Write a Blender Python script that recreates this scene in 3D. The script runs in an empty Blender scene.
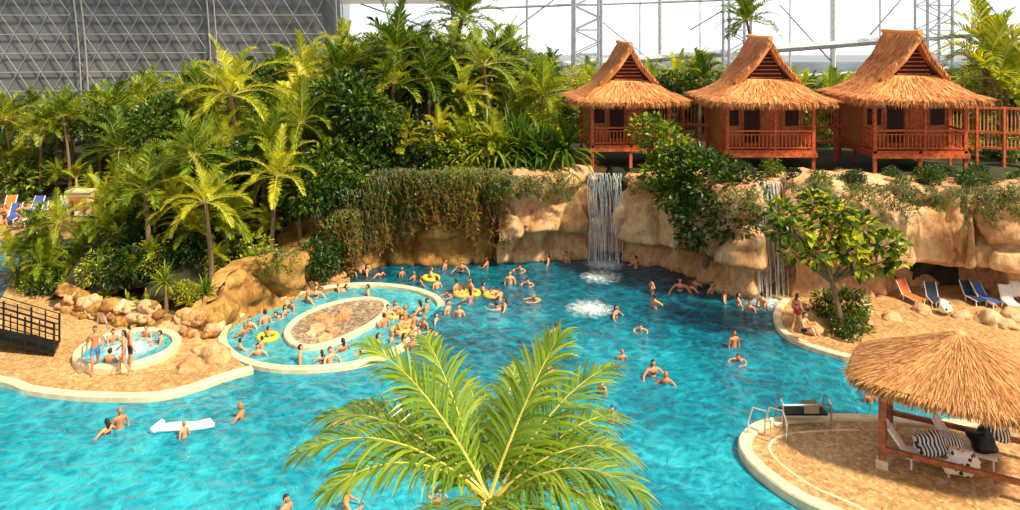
import bpy, bmesh, math, random
from mathutils import Vector, Matrix, noise
random.seed(7)
F=800.0; CH=14.0; HY=15.0
TZ=0.14; GZ=0.2
def W(px,py,z=0.0):
    Y=F*(CH-z)/(py-HY)
    return Vector(((px-510)*Y/F,Y,z))
def WY(px,Y,z):
    return Vector(((px-510)*Y/F,Y,z))
scene=bpy.context.scene
R=random.random
def U(a,b): return a+(b-a)*random.random()

# ---------------- materials ----------------
def newmat(name):
    m=bpy.data.materials.new(name); m.use_nodes=True
    nt=m.node_tree; b=nt.nodes['Principled BSDF']
    return m,nt,b
def ramp(nt,stops,interp='LINEAR'):
    r=nt.nodes.new('ShaderNodeValToRGB'); r.color_ramp.interpolation=interp
    e=r.color_ramp.elements
    e[0].position=stops[0][0]; e[0].color=(*stops[0][1],1)
    e[1].position=stops[-1][0]; e[1].color=(*stops[-1][1],1)
    for p,c in stops[1:-1]:
        x=e.new(p); x.color=(*c,1)
    return r
def simple(name,col,rough=0.6,metal=0.0,var=0.15,scale=4.0,bump=0.0,coat=0):
    m,nt,b=newmat(name)
    tc=nt.nodes.new('ShaderNodeTexCoord'); n=nt.nodes.new('ShaderNodeTexNoise')
    n.inputs['Scale'].default_value=scale; n.inputs['Detail'].default_value=5
    nt.links.new(tc.outputs['Object'],n.inputs['Vector'])
    lo=tuple(max(0,c*(1-var*1.6)) for c in col); hi=tuple(min(1,c*(1+var*1.6)) for c in col)
    r=ramp(nt,[(0.3,lo),(0.7,hi)])
    nt.links.new(n.outputs['Fac'],r.inputs['Fac']); nt.links.new(r.outputs['Color'],b.inputs['Base Color'])
    b.inputs['Roughness'].default_value=rough; b.inputs['Metallic'].default_value=metal
    if bump:
        bp=nt.nodes.new('ShaderNodeBump'); bp.inputs['Strength'].default_value=bump; bp.inputs['Distance'].default_value=0.05
        nt.links.new(n.outputs['Fac'],bp.inputs['Height']); nt.links.new(bp.outputs['Normal'],b.inputs['Normal'])
    return m
def leafmat(name,cols,trans=0.35,rough=0.4):
    m,nt,b=newmat(name)
    g=nt.nodes.new('ShaderNodeNewGeometry'); oi=nt.nodes.new('ShaderNodeObjectInfo')
    add=nt.nodes.new('ShaderNodeMath'); add.operation='MULTIPLY_ADD'
    nt.links.new(oi.outputs['Random'],add.inputs[0]); add.inputs[1].default_value=0.5
    mul=nt.nodes.new('ShaderNodeMath'); mul.operation='MULTIPLY'; mul.inputs[1].default_value=0.5
    nt.links.new(g.outputs['Random Per Island'],mul.inputs[0]); nt.links.new(mul.outputs[0],add.inputs[2])
    r=ramp(nt,[(i/(len(cols)-1),c) for i,c in enumerate(cols)])
    nt.links.new(add.outputs[0],r.inputs['Fac']); nt.links.new(r.outputs['Color'],b.inputs['Base Color'])
    b.inputs['Roughness'].default_value=rough
    t=nt.nodes.new('ShaderNodeBsdfTranslucent'); mx=nt.nodes.new('ShaderNodeMixShader'); mx.inputs[0].default_value=trans
    br=nt.nodes.new('ShaderNodeMixRGB'); br.blend_type='MULTIPLY'; br.inputs[0].default_value=1; br.inputs[2].default_value=(1.4,1.2,0.4,1)
    nt.links.new(r.outputs['Color'],br.inputs[1]); nt.links.new(br.outputs[0],t.inputs['Color'])
    out=nt.nodes['Material Output']
    nt.links.new(b.outputs[0],mx.inputs[1]); nt.links.new(t.outputs[0],mx.inputs[2]); nt.links.new(mx.outputs[0],out.inputs[0])
    return m
def randmat(name,cols,rough=0.6,island=False,interp='CONSTANT'):
    m,nt,b=newmat(name)
    if island: g=nt.nodes.new('ShaderNodeNewGeometry'); o=g.outputs['Random Per Island']
    else: g=nt.nodes.new('ShaderNodeObjectInfo'); o=g.outputs['Random']
    n=len(cols)
    r=ramp(nt,[(i/n if interp=='CONSTANT' else i/(n-1),c) for i,c in enumerate(cols)],interp)
    nt.links.new(o,r.inputs['Fac']); nt.links.new(r.outputs['Color'],b.inputs['Base Color'])
    b.inputs['Roughness'].default_value=rough
    return m
M={}
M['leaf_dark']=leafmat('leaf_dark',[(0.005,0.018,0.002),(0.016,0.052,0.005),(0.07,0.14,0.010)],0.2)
M['leaf_mid']=leafmat('leaf_mid',[(0.012,0.042,0.003),(0.065,0.16,0.007),(0.36,0.42,0.025)],0.4)  # green leaf ramps: random tints, yellow top stops also paint in sunlit highlights
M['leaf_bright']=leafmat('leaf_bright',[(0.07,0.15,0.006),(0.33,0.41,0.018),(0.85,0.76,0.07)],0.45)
M['frond']=leafmat('palm_frond_green',[(0.013,0.050,0.005),(0.10,0.20,0.010),(0.66,0.62,0.07)],0.4)
M['frond_near']=leafmat('palm_frond_near',[(0.05,0.15,0.010),(0.28,0.42,0.03),(0.85,0.80,0.16)],0.45,0.3)
M['vine']=leafmat('vine_leaf',[(0.02,0.05,0.005),(0.12,0.10,0.010),(0.45,0.15,0.025)],0.35)
M['bark']=simple('palm_bark',(0.20,0.13,0.07),0.9,scale=8,bump=0.6)
M['rachis']=simple('palm_rachis',(0.52,0.46,0.10),0.5)
M['steel']=simple('stainless_steel',(0.7,0.72,0.74),0.2,1.0,0.05)
M['darkmetal']=simple('dark_metal',(0.02,0.02,0.022),0.4,0.6)
M['rim']=simple('pool_rim_stone',(0.74,0.60,0.40),0.5,var=0.14,scale=3)
M['hutwood']=simple('hut_red_wood',(0.52,0.105,0.028),0.5,var=0.3,scale=5)
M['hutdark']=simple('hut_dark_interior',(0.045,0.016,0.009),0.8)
M['hutpanel']=simple('hut_bamboo_panel',(0.46,0.19,0.06),0.7,var=0.3,scale=14)
M['soil']=simple('jungle_soil',(0.03,0.03,0.012),0.95,var=0.4,scale=1.5,bump=0.4)
M['truss']=simple('painted_steel_truss',(0.34,0.39,0.47),0.5)
M['frame']=simple('window_frame_paint',(0.50,0.54,0.58),0.5)
M['hullline']=simple('dome_frame_steel',(0.36,0.36,0.38),0.6,var=0.05)
M['glasspanel']=simple('window_panel_lower',(0.66,0.72,0.78),0.3,var=0.1,scale=0.3)
M['white']=simple('white_plastic',(0.85,0.85,0.82),0.4,var=0.03)
M['skin']=randmat('skin',[(0.66,0.26,0.12),(0.78,0.36,0.19),(0.55,0.21,0.09),(0.72,0.31,0.15)],0.5)
M['hair']=randmat('hair',[(0.02,0.012,0.008),(0.10,0.045,0.015),(0.04,0.02,0.01),(0.30,0.18,0.06),(0.015,0.01,0.008)],0.6)
M['swim']=randmat('swimwear',[(0.02,0.03,0.10),(0.5,0.03,0.03),(0.02,0.02,0.02),(0.05,0.2,0.5),(0.6,0.15,0.25),(0.03,0.03,0.05)],0.7)
M['lips']=simple('lips',(0.5,0.12,0.10),0.5)
M['eyes']=simple('eyes',(0.03,0.02,0.02),0.2)
def plain(n,c): M[n]=simple(n,c,.8,var=.06); return n
plain('fabric_orange',(0.75,0.16,0.03)); plain('fabric_navy',(0.02,0.03,0.07)); plain('fabric_blue',(0.04,0.09,0.33)); plain('fabric_white',(.75,.72,.68))
M['ringcol']=randmat('swim_ring_vinyl',[(0.8,0.6,0.05),(0.8,0.15,0.1),(0.1,0.4,0.8),(0.8,0.45,0.1)],0.3)
M['thatch_hut']=randmat('thatch_red_brown',[(0.22,0.062,0.016),(0.56,0.20,0.055),(0.90,0.44,0.17)],0.9,True,'LINEAR')
M['thatch_gaz']=randmat('thatch_tan',[(0.22,0.085,0.024),(0.56,0.25,0.08),(0.84,0.48,0.20)],0.9,True,'LINEAR')
M['gazwood']=simple('gazebo_wood',(0.28,0.09,0.035),0.55,var=0.3,scale=6)

def rockmat(name,cols,sc=0.35):
    m,nt,b=newmat(name)
    g=nt.nodes.new('ShaderNodeNewGeometry'); mp=nt.nodes.new('ShaderNodeMapping')
    mp.inputs['Scale'].default_value=(1,1,0.4)
    nt.links.new(g.outputs['Position'],mp.inputs['Vector'])
    n=nt.nodes.new('ShaderNodeTexNoise'); n.inputs['Scale'].default_value=sc; n.inputs['Detail'].default_value=9; n.inputs['Roughness'].default_value=0.66
    n.inputs['Distortion'].default_value=0.8
    nt.links.new(mp.outputs[0],n.inputs['Vector'])
    r=ramp(nt,cols); nt.links.new(n.outputs['Fac'],r.inputs['Fac'])
    n2=nt.nodes.new('ShaderNodeTexNoise'); n2.inputs['Scale'].default_value=3.5; n2.inputs['Detail'].default_value=10; n2.inputs['Roughness'].default_value=0.75
    nt.links.new(mp.outputs[0],n2.inputs['Vector'])
    r2=ramp(nt,[(0.35,(0.60,0.46,0.34)),(0.5,(.96,.92,.86)),(0.65,(1.12,1.10,1.05))])
    nt.links.new(n2.outputs['Fac'],r2.inputs['Fac'])
    mx=nt.nodes.new('ShaderNodeMixRGB'); mx.blend_type='MULTIPLY'; mx.inputs[0].default_value=0.95
    nt.links.new(r.outputs[0],mx.inputs[1]); nt.links.new(r2.outputs[0],mx.inputs[2]); nt.links.new(mx.outputs[0],b.inputs['Base Color'])
    bp=nt.nodes.new('ShaderNodeBump'); bp.inputs['Strength'].default_value=1.0; bp.inputs['Distance'].default_value=0.22
    nt.links.new(n2.outputs['Fac'],bp.inputs['Height']); nt.links.new(bp.outputs[0],b.inputs['Normal'])
    b.inputs['Roughness'].default_value=0.85
    return m
M['rock']=rockmat('sandstone_rock',[(0.25,(0.34,0.15,0.06)),(0.40,(0.70,0.38,0.17)),(0.55,(0.88,0.58,0.32)),(0.75,(0.95,0.76,0.52))])
M['rock_y']=rockmat('golden_rock',[(0.25,(0.10,0.06,0.015)),(0.45,(0.42,0.22,0.05)),(0.62,(0.74,0.45,0.13)),(0.8,(0.88,0.64,0.28))],0.6)
def pavemat(name,c0,c1,c2,sc=5):
    m,nt,b=newmat(name)
    g=nt.nodes.new('ShaderNodeNewGeometry')
    v=nt.nodes.new('ShaderNodeTexVoronoi'); v.inputs['Scale'].default_value=sc; v.feature='DISTANCE_TO_EDGE'
    v2=nt.nodes.new('ShaderNodeTexVoronoi'); v2.inputs['Scale'].default_value=sc
    nn=nt.nodes.new('ShaderNodeTexNoise'); nn.inputs['Scale'].default_value=0.4; nn.inputs['Detail'].default_value=6
    for x in (v,v2,nn): nt.links.new(g.outputs['Position'],x.inputs['Vector'])
    r=ramp(nt,[(0.0,c0),(0.5,c1),(1.0,c2)])
    nt.links.new(v2.outputs['Color'],r.inputs['Fac'])
    e=ramp(nt,[(0.0,(0.5,0.45,0.40)),(0.06,(1,1,1))]); nt.links.new(v.outputs['Distance'],e.inputs['Fac'])
    mx=nt.nodes.new('ShaderNodeMixRGB'); mx.blend_type='MULTIPLY'; mx.inputs[0].default_value=1
    nt.links.new(r.outputs[0],mx.inputs[1]); nt.links.new(e.outputs[0],mx.inputs[2])
    r3=ramp(nt,[(0.3,(0.75,0.72,0.65)),(0.7,(1.1,1.1,1.1))]); nt.links.new(nn.outputs['Fac'],r3.inputs['Fac'])
    mx2=nt.nodes.new('ShaderNodeMixRGB'); mx2.blend_type='MULTIPLY'; mx2.inputs[0].default_value=1
    nt.links.new(mx.outputs[0],mx2.inputs[1]); nt.links.new(r3.outputs[0],mx2.inputs[2])
    nt.links.new(mx2.outputs[0],b.inputs['Base Color']); b.inputs['Roughness'].default_value=0.6
    return m
M['pave']=pavemat('paving_mosaic',(0.34,0.17,0.06),(0.54,0.32,0.14),(0.72,0.49,0.25),8)
M['gravel']=pavemat('gravel',(0.10,0.07,0.05),(0.34,0.25,0.17),(0.62,0.50,0.36),9)

def watermat(name,stops,grad=True):
    m,nt,b=newmat(name)
    g=nt.nodes.new('ShaderNodeNewGeometry')
    nz=nt.nodes.new('ShaderNodeTexNoise'); nz.inputs['Scale'].default_value=0.7; nz.inputs['Detail'].default_value=5
    nt.links.new(g.outputs['Position'],nz.inputs['Vector'])
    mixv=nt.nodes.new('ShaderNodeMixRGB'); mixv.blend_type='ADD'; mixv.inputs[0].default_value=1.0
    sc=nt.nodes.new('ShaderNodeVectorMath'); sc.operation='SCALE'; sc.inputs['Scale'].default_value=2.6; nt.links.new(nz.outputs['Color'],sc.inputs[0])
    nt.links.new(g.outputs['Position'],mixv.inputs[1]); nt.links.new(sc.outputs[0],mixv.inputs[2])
    v=nt.nodes.new('ShaderNodeTexVoronoi'); v.feature='SMOOTH_F1'; v.inputs['Scale'].default_value=2.1; v.inputs['Smoothness'].default_value=0.4  # caustic light pattern, painted as lighter lines into the opaque water colour
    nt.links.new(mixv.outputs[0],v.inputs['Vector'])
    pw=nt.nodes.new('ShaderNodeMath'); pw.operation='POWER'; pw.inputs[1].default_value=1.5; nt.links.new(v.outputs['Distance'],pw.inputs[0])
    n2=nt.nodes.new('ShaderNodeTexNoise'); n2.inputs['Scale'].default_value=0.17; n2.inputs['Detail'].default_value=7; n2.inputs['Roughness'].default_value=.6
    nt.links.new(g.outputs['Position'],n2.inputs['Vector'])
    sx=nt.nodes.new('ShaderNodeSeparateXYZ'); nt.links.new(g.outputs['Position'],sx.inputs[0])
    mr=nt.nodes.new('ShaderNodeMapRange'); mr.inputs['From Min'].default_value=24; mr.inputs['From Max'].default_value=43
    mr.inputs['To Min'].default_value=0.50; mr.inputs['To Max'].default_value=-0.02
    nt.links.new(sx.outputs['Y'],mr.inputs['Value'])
    # water colour darkens slightly towards the right
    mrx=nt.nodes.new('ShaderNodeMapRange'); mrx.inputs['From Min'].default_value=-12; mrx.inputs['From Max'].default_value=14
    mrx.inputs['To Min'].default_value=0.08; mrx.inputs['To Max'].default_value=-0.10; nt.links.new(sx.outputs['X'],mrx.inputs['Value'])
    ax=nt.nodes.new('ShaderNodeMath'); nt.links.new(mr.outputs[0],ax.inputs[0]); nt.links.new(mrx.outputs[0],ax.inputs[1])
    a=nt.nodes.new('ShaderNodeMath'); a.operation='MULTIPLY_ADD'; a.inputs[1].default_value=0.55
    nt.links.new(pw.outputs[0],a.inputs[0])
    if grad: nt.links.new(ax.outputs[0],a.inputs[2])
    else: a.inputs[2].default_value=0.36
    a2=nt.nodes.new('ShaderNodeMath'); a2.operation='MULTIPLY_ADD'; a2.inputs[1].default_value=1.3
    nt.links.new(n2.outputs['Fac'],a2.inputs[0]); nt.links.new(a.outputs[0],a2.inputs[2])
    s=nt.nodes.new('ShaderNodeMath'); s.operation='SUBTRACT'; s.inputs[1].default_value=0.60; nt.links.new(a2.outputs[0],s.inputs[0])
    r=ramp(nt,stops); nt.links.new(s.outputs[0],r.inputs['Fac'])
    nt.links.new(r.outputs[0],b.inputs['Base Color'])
    w=nt.nodes.new('ShaderNodeTexNoise'); w.inputs['Scale'].default_value=1.8; w.inputs['Detail'].default_value=6; w.inputs['Distortion'].default_value=1.0
    nt.links.new(g.outputs['Position'],w.inputs['Vector'])
    bp=nt.nodes.new('ShaderNodeBump'); bp.inputs['Strength'].default_value=0.9; bp.inputs['Distance'].default_value=0.25
    nt.links.new(w.outputs['Fac'],bp.inputs['Height']); nt.links.new(bp.outputs['Normal'],b.inputs['Normal'])
    b.inputs['Roughness'].default_value=0.05; b.inputs['IOR'].default_value=1.36
    return m
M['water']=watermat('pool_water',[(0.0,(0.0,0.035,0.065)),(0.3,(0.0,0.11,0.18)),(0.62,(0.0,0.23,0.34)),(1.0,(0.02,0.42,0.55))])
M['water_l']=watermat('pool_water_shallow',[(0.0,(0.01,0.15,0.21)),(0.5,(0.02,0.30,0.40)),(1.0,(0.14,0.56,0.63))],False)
def foammat(name,rad):
    m,nt,b=newmat(name)
    b.inputs['Base Color'].default_value=(0.80,0.92,0.95,1); b.inputs['Roughness'].default_value=0.5
    g=nt.nodes.new('ShaderNodeTexCoord'); n=nt.nodes.new('ShaderNodeTexNoise'); n.inputs['Scale'].default_value=3.2; n.inputs['Detail'].default_value=7
    nt.links.new(g.outputs['Object'],n.inputs['Vector'])
    ln=nt.nodes.new('ShaderNodeVectorMath'); ln.operation='LENGTH'; nt.links.new(g.outputs['Object'],ln.inputs[0])
    mr=nt.nodes.new('ShaderNodeMapRange'); mr.inputs['From Min'].default_value=0; mr.inputs['From Max'].default_value=rad; mr.inputs['To Min'].default_value=.5; mr.inputs['To Max'].default_value=-.55
    nt.links.new(ln.outputs['Value'],mr.inputs['Value'])
    ad=nt.nodes.new('ShaderNodeMath'); nt.links.new(n.outputs['Fac'],ad.inputs[0]); nt.links.new(mr.outputs[0],ad.inputs[1])
    r=ramp(nt,[(0.35,(0,0,0)),(1.0,(0.8,0.8,0.8))]); nt.links.new(ad.outputs[0],r.inputs['Fac']); nt.links.new(r.outputs[0],b.inputs['Alpha'])
    return m
M['foam']=foammat('water_foam',2.0)
M['foamdrop']=simple('foam_bubbles',(.7,.83,.87),.3,var=.03)
def fallmat():
    m,nt,b=newmat('falling_water')
    b.inputs['Base Color'].default_value=(0.85,0.92,0.95,1); b.inputs['Roughness'].default_value=0.2; b.inputs['Alpha'].default_value=0.28
    return m
M['fall']=fallmat()
def winmat():
    m,nt,b=newmat('window_daylight_membrane')
    b.inputs['Base Color'].default_value=(.8,.85,.9,1)
    g=nt.nodes.new('ShaderNodeNewGeometry'); n=nt.nodes.new('ShaderNodeTexNoise'); n.inputs['Scale'].default_value=.08; n.inputs['Detail'].default_value=3
    nt.links.new(g.outputs['Position'],n.inputs['Vector'])
    r=ramp(nt,[(.35,(.70,.85,.97)),(.6,(1,1,1))]); nt.links.new(n.outputs['Fac'],r.inputs['Fac'])
    nt.links.new(r.outputs[0],b.inputs['Emission Color']); b.inputs['Emission Strength'].default_value=.8
    return m
M['window']=winmat()

# ---------------- mesh builder ----------------
class MB:
    def __init__(s): s.v=[]; s.f=[]; s.m=[]; s.mats=[]
    def mi(s,k):
        if k not in s.mats: s.mats.append(k)
        return s.mats.index(k)
    def add(s,vs,fs,k):
        o=len(s.v); s.v.extend([tuple(x) for x in vs]); i=s.mi(k)
        for f in fs: s.f.append(tuple(o+j for j in f)); s.m.append(i)
    def box(s,c,d,k,mat=None):
        c=Vector(c); hx,hy,hz=d[0]/2,d[1]/2,d[2]/2
        vs=[Vector((x*hx,y*hy,z*hz)) for x in(-1,1) for y in(-1,1) for z in(-1,1)]
        if mat: vs=[mat@v for v in vs]
        s.add([c+v for v in vs],[(0,1,3,2),(4,6,7,5),(0,4,5,1),(2,3,7,6),(0,2,6,4),(1,5,7,3)],k)
    def beam(s,a,b,w,h,k):
        a=Vector(a);b=Vector(b);d=(b-a); L=d.length; d.normalize()
        up=Vector((0,0,1)) if abs(d.z)<0.95 else Vector((0,1,0))
        x=d.cross(up).normalized(); z=x.cross(d)
        vs=[]
        for p in(a,b):
            for sx,sz in((-1,-1),(1,-1),(1,1),(-1,1)): vs.append(p+x*sx*w/2+z*sz*h/2)
        s.add(vs,[(0,3,2,1),(4,5,6,7),(0,1,5,4),(1,2,6,5),(2,3,7,6),(3,0,4,7)],k)
    def tube(s,pts,rad,k,n=6,closed=False):
        pts=[Vector(p) for p in pts]; N=len(pts)
        if not hasattr(rad,'__len__'): rad=[rad]*N
        vs=[]; prev=None
        for i,p in enumerate(pts):
            if closed: t=pts[(i+1)%N]-pts[i-1]
            else: t=pts[min(i+1,N-1)]-pts[max(i-1,0)]
            if t.length<1e-6: t=Vector((0,0,1))
            t.normalize()
            if prev is None:
                x=t.orthogonal().normalized()
            else:
                x=prev-t*prev.dot(t)
                x=x.normalized() if x.length>1e-5 else t.orthogonal().normalized()
            prev=x; y=t.cross(x)
            for j in range(n):
                a=2*math.pi*j/n; vs.append(p+(x*math.cos(a)+y*math.sin(a))*rad[i])
        fs=[]
        for i in range(N if closed else N-1):
            for j in range(n):
                i2=(i+1)%N
                fs.append((i*n+j,i*n+(j+1)%n,i2*n+(j+1)%n,i2*n+j))
        if not closed:
            fs.append(tuple(range(n-1,-1,-1))); fs.append(tuple((N-1)*n+j for j in range(n)))
        s.add(vs,fs,k)
    def ell(s,c,r,k,nu=12,nv=8,mat=None,fn=None):
        c=Vector(c); vs=[]
        for i in range(nv+1):
            th=math.pi*i/nv
            for j in range(nu):
                ph=2*math.pi*j/nu
                d=Vector((math.sin(th)*math.cos(ph),math.sin(th)*math.sin(ph),math.cos(th)))
                p=Vector((d.x*r[0],d.y*r[1],d.z*r[2]))
                if fn: p=fn(p,d)
                if mat: p=mat@p
                vs.append(c+p)
        fs=[(i*nu+j,(i+1)*nu+j,(i+1)*nu+(j+1)%nu,i*nu+(j+1)%nu) for i in range(nv) for j in range(nu)]
        s.add(vs,fs,k)
    def mesh(s,name,smooth=False):
        me=bpy.data.meshes.new(name); me.from_pydata(s.v,[],s.f)
        for k in s.mats: me.materials.append(M[k])
        me.polygons.foreach_set('material_index',s.m)
        if smooth: me.polygons.foreach_set('use_smooth',[True]*len(s.f))
        me.update(); return me
    def obj(s,name,loc=(0,0,0),rot=0,sc=1,smooth=False):
        return inst(s.mesh(name,smooth),name,loc,rot,sc)
def inst(me,name,loc=(0,0,0),rot=0,sc=1):
    o=bpy.data.objects.new(name,me); scene.collection.objects.link(o)
    o.location=loc
    o.rotation_euler=(0,0,rot) if not hasattr(rot,'__len__') else rot
    o.scale=(sc,sc,sc) if not hasattr(sc,'__len__') else sc
    return o

def catmull(pts,seg=6,closed=False):
    P=[Vector(p) for p in pts]; N=len(P); out=[]
    rng=range(N) if closed else range(N-1)
    for i in rng:
        if closed: p0,p1,p2,p3=P[i-1],P[i],P[(i+1)%N],P[(i+2)%N]
        else: p0,p1,p2,p3=P[max(i-1,0)],P[i],P[i+1],P[min(i+2,N-1)]
        for k in range(seg):
            t=k/seg
            out.append(0.5*((2*p1)+(p2-p0)*t+(2*p0-5*p1+4*p2-p3)*t*t+(3*p1-p0-3*p2+p3)*t**3))
    if not closed: out.append(P[-1])
    return out
def pip(x,y,poly):
    c=False; n=len(poly); j=n-1
    for i in range(n):
        xi,yi=poly[i][0],poly[i][1]; xj,yj=poly[j][0],poly[j][1]
        if (yi>y)!=(yj>y) and x<(xj-xi)*(y-yi)/(yj-yi)+xi: c=not c
        j=i
    return c
def prism(name,pts,z0,z1,k):
    bm=bmesh.new()
    vs=[bm.verts.new((p[0],p[1],z1)) for p in pts]
    f=bm.faces.new(vs); bm.normal_update()
    if f.normal.z<0: f.normal_flip()
    r=bmesh.ops.extrude_face_region(bm,geom=[f])
    for v in r['geom']:
        if isinstance(v,bmesh.types.BMVert): v.co.z=z0
    bmesh.ops.recalc_face_normals(bm,faces=bm.faces)
    bmesh.ops.triangulate(bm,faces=bm.faces)
    me=bpy.data.meshes.new(name); bm.to_mesh(me); bm.free(); me.materials.append(M[k])
    return inst(me,name)
def ribbon(mb,pts,w,z0,z1,k,closed=False):
    n=len(pts); vs=[]
    for i,p in enumerate(pts):
        if closed: t=pts[(i+1)%n]-pts[i-1]
        else: t=pts[min(i+1,n-1)]-pts[max(i-1,0)]
        t.z=0; t.normalize(); s=Vector((-t.y,t.x,0))*w/2
        b=w*0.12; q=Vector((p.x,p.y,0))
        vs+= [q-s+Vector((0,0,z0)),q-s+Vector((0,0,z1-b)),q-s*0.8+Vector((0,0,z1)),q+s*0.8+Vector((0,0,z1)),q+s+Vector((0,0,z1-b)),q+s+Vector((0,0,z0))]
    fs=[]
    for i in range(n if closed else n-1):
        a=i*6; c=((i+1)%n)*6
        for j in range(5): fs.append((a+j,a+j+1,c+j+1,c+j))
    if not closed: fs.append((0,1,2,3,4,5)); fs.append(tuple((n-1)*6+j for j in (5,4,3,2,1,0)))
    mb.add(vs,fs,k)

# ---------------- camera / light ----------------
cam=bpy.data.cameras.new('camera'); co=bpy.data.objects.new('camera',cam); scene.collection.objects.link(co)
co.location=(0,0,CH); co.rotation_euler=(math.pi/2,0,0)
cam.sensor_width=36; cam.lens=36*F/1020; cam.shift_y=-(255-HY)/1020; cam.clip_end=500
scene.camera=co
sun=bpy.data.lights.new('sun','SUN'); sun.energy=6.4; sun.angle=math.radians(6); sun.color=(1.0,0.85,0.60)
so=bpy.data.objects.new('sun',sun); scene.collection.objects.link(so)
so.rotation_euler=Vector((-0.62,0.42,-0.92)).to_track_quat('-Z','Y').to_euler()
wd=bpy.data.worlds.new('world'); scene.world=wd; wd.use_nodes=True
nt=wd.node_tree; bg=nt.nodes['Background']
tc=nt.nodes.new('ShaderNodeTexCoord'); sx=nt.nodes.new('ShaderNodeSeparateXYZ'); nt.links.new(tc.outputs['Generated'],sx.inputs[0])
r=ramp(nt,[(0.0,(0.90,0.90,0.90)),(0.25,(1.0,0.98,0.95)),(1.0,(0.95,0.94,0.93))]); nt.links.new(sx.outputs['Z'],r.inputs['Fac'])
nt.links.new(r.outputs[0],bg.inputs['Color']); bg.inputs['Strength'].default_value=0.62
scene.view_settings.view_transform='Standard'
scene.view_settings.look='None'
scene.view_settings.exposure=0.2

# ---------------- water & terraces ----------------
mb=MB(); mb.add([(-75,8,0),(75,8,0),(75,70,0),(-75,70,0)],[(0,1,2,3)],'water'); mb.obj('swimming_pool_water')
mb=MB(); mb.add([(-120,-10,-1.7),(120,-10,-1.7),(120,110,-1.7),(-120,110,-1.7)],[(0,1,2,3)],'soil'); mb.obj('ground')

ring=catmull([W(*p) for p in [(415,331),(408,345),(385,358),(350,368),(300,372),(258,368),(231,356),(222,340),(232,324),(262,307),(310,293),(360,287),(405,290),(432,298),(441,306)]],8)
edgeL=[W(*p,TZ) for p in [(-260,345),(-120,362),(0,380),(30,389),(80,395),(150,396),(190,388),(225,376),(252,369)]]
edgeLc=catmull(edgeL,6)
left_poly=[tuple(p) for p in edgeLc]+[tuple(W(*p,TZ)) for p in [(231,357),(223,341),(232,325),(262,307),(310,293),(350,286),(350,272),(300,270),(200,290),(60,275),(12,280),(0,300),(-100,300),(-260,300)]]
prism('terrace_left',left_poly,-1.6,TZ,'pave')
mb=MB(); ribbon(mb,edgeLc,0.38,-1.0,TZ+.09,'rim'); mb.obj('pool_rim')
mb=MB(); ribbon(mb,ring,0.36,-1.0,0.2,'rim'); mb.obj('round_pool_rim')
inn=[Vector((p.x,p.y,0.02)) for p in ring]
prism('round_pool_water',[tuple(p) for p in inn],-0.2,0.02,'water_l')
isl=catmull([W(*p,0.12) for p in [(287,333),(300,318),(330,305),(365,299),(386,304),(380,318),(355,333),(325,345),(298,346)]],6,True)
prism('gravel_island',[tuple(p) for p in isl],-1.5,0.14,'gravel')
mb=MB(); ribbon(mb,isl,0.3,-1.0,0.2,'rim',True); mb.obj('island_rim')
wc=W(128,352,TZ)
mb=MB(); circ=[Vector((1.85*math.cos(a),1.85*math.sin(a),0)) for a in [i*math.pi/18 for i in range(36)]]
ribbon(mb,circ,0.36,0.0,0.26,'rim',True)
mb.add([(p.x,p.y,0.15) for p in circ],[tuple(range(36))],'foam')
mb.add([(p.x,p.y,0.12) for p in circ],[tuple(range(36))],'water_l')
for a in (2.6,4.3):
    p=Vector((1.9*math.cos(a),1.9*math.sin(a),0)); d=Vector((math.cos(a),math.sin(a),0))
    mb.tube([p-d*0.5+Vector((0,0,0.1)),p-d*0.45+Vector((0,0,0.9)),p-d*0.2+Vector((0,0,1.15)),p+d*0.2+Vector((0,0,1.0)),p+d*0.3],0.03,'steel')
mb.obj('whirlpool',wc)
edgeR=catmull([W(*p,TZ) for p in [(786,300),(777,314),(782,330),(800,342),(825,351),(855,358),(900,362),(980,366),(1150,372)]],6)
prism('terrace_right',[tuple(p) for p in edgeR]+[(40,42,0),(8,46,0)],-1.6,TZ,'pave')
mb=MB(); ribbon(mb,edgeR,0.34,-1.0,TZ+.09,'rim'); mb.obj('pool_rim')
edgeG=catmull([W(*p,GZ) for p in [(920,575),(855,523),(800,497),(762,470),(746,450),(748,436),(765,425),(800,420),(860,419),(920,424),(1000,424),(1150,424)]],6)
prism('gazebo_terrace',[tuple(p) for p in edgeG]+[(22,18,0),(9,18,0)],-1.6,GZ,'pave')
mb=MB(); ribbon(mb,edgeG,0.42,-1.0,GZ+.1,'rim'); mb.obj('pool_rim')
mb=MB(); e2=[]
for i,p in enumerate(edgeG[:48]):
    t=edgeG[i+1]-edgeG[max(i-1,0)]; t.z=0; t.normalize(); e2.append(p+Vector((t.y,-t.x,0))*.75)
ribbon(mb,e2,0.09,-.5,GZ+.015,'rim'); mb.obj('paving_inlay')
prism('pool_deck',[(-9,6),(9,6),(9,18),(5,19.2),(-5,19.2),(-9,18)],-1.6,TZ,'pave')
fl=[tuple(W(*p,TZ)) for p in [(-300,242),(0,238),(60,238),(100,242),(150,249),(150,200),(-300,200)]]
prism('terrace_far',fl,-1.6,TZ,'pave')

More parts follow.
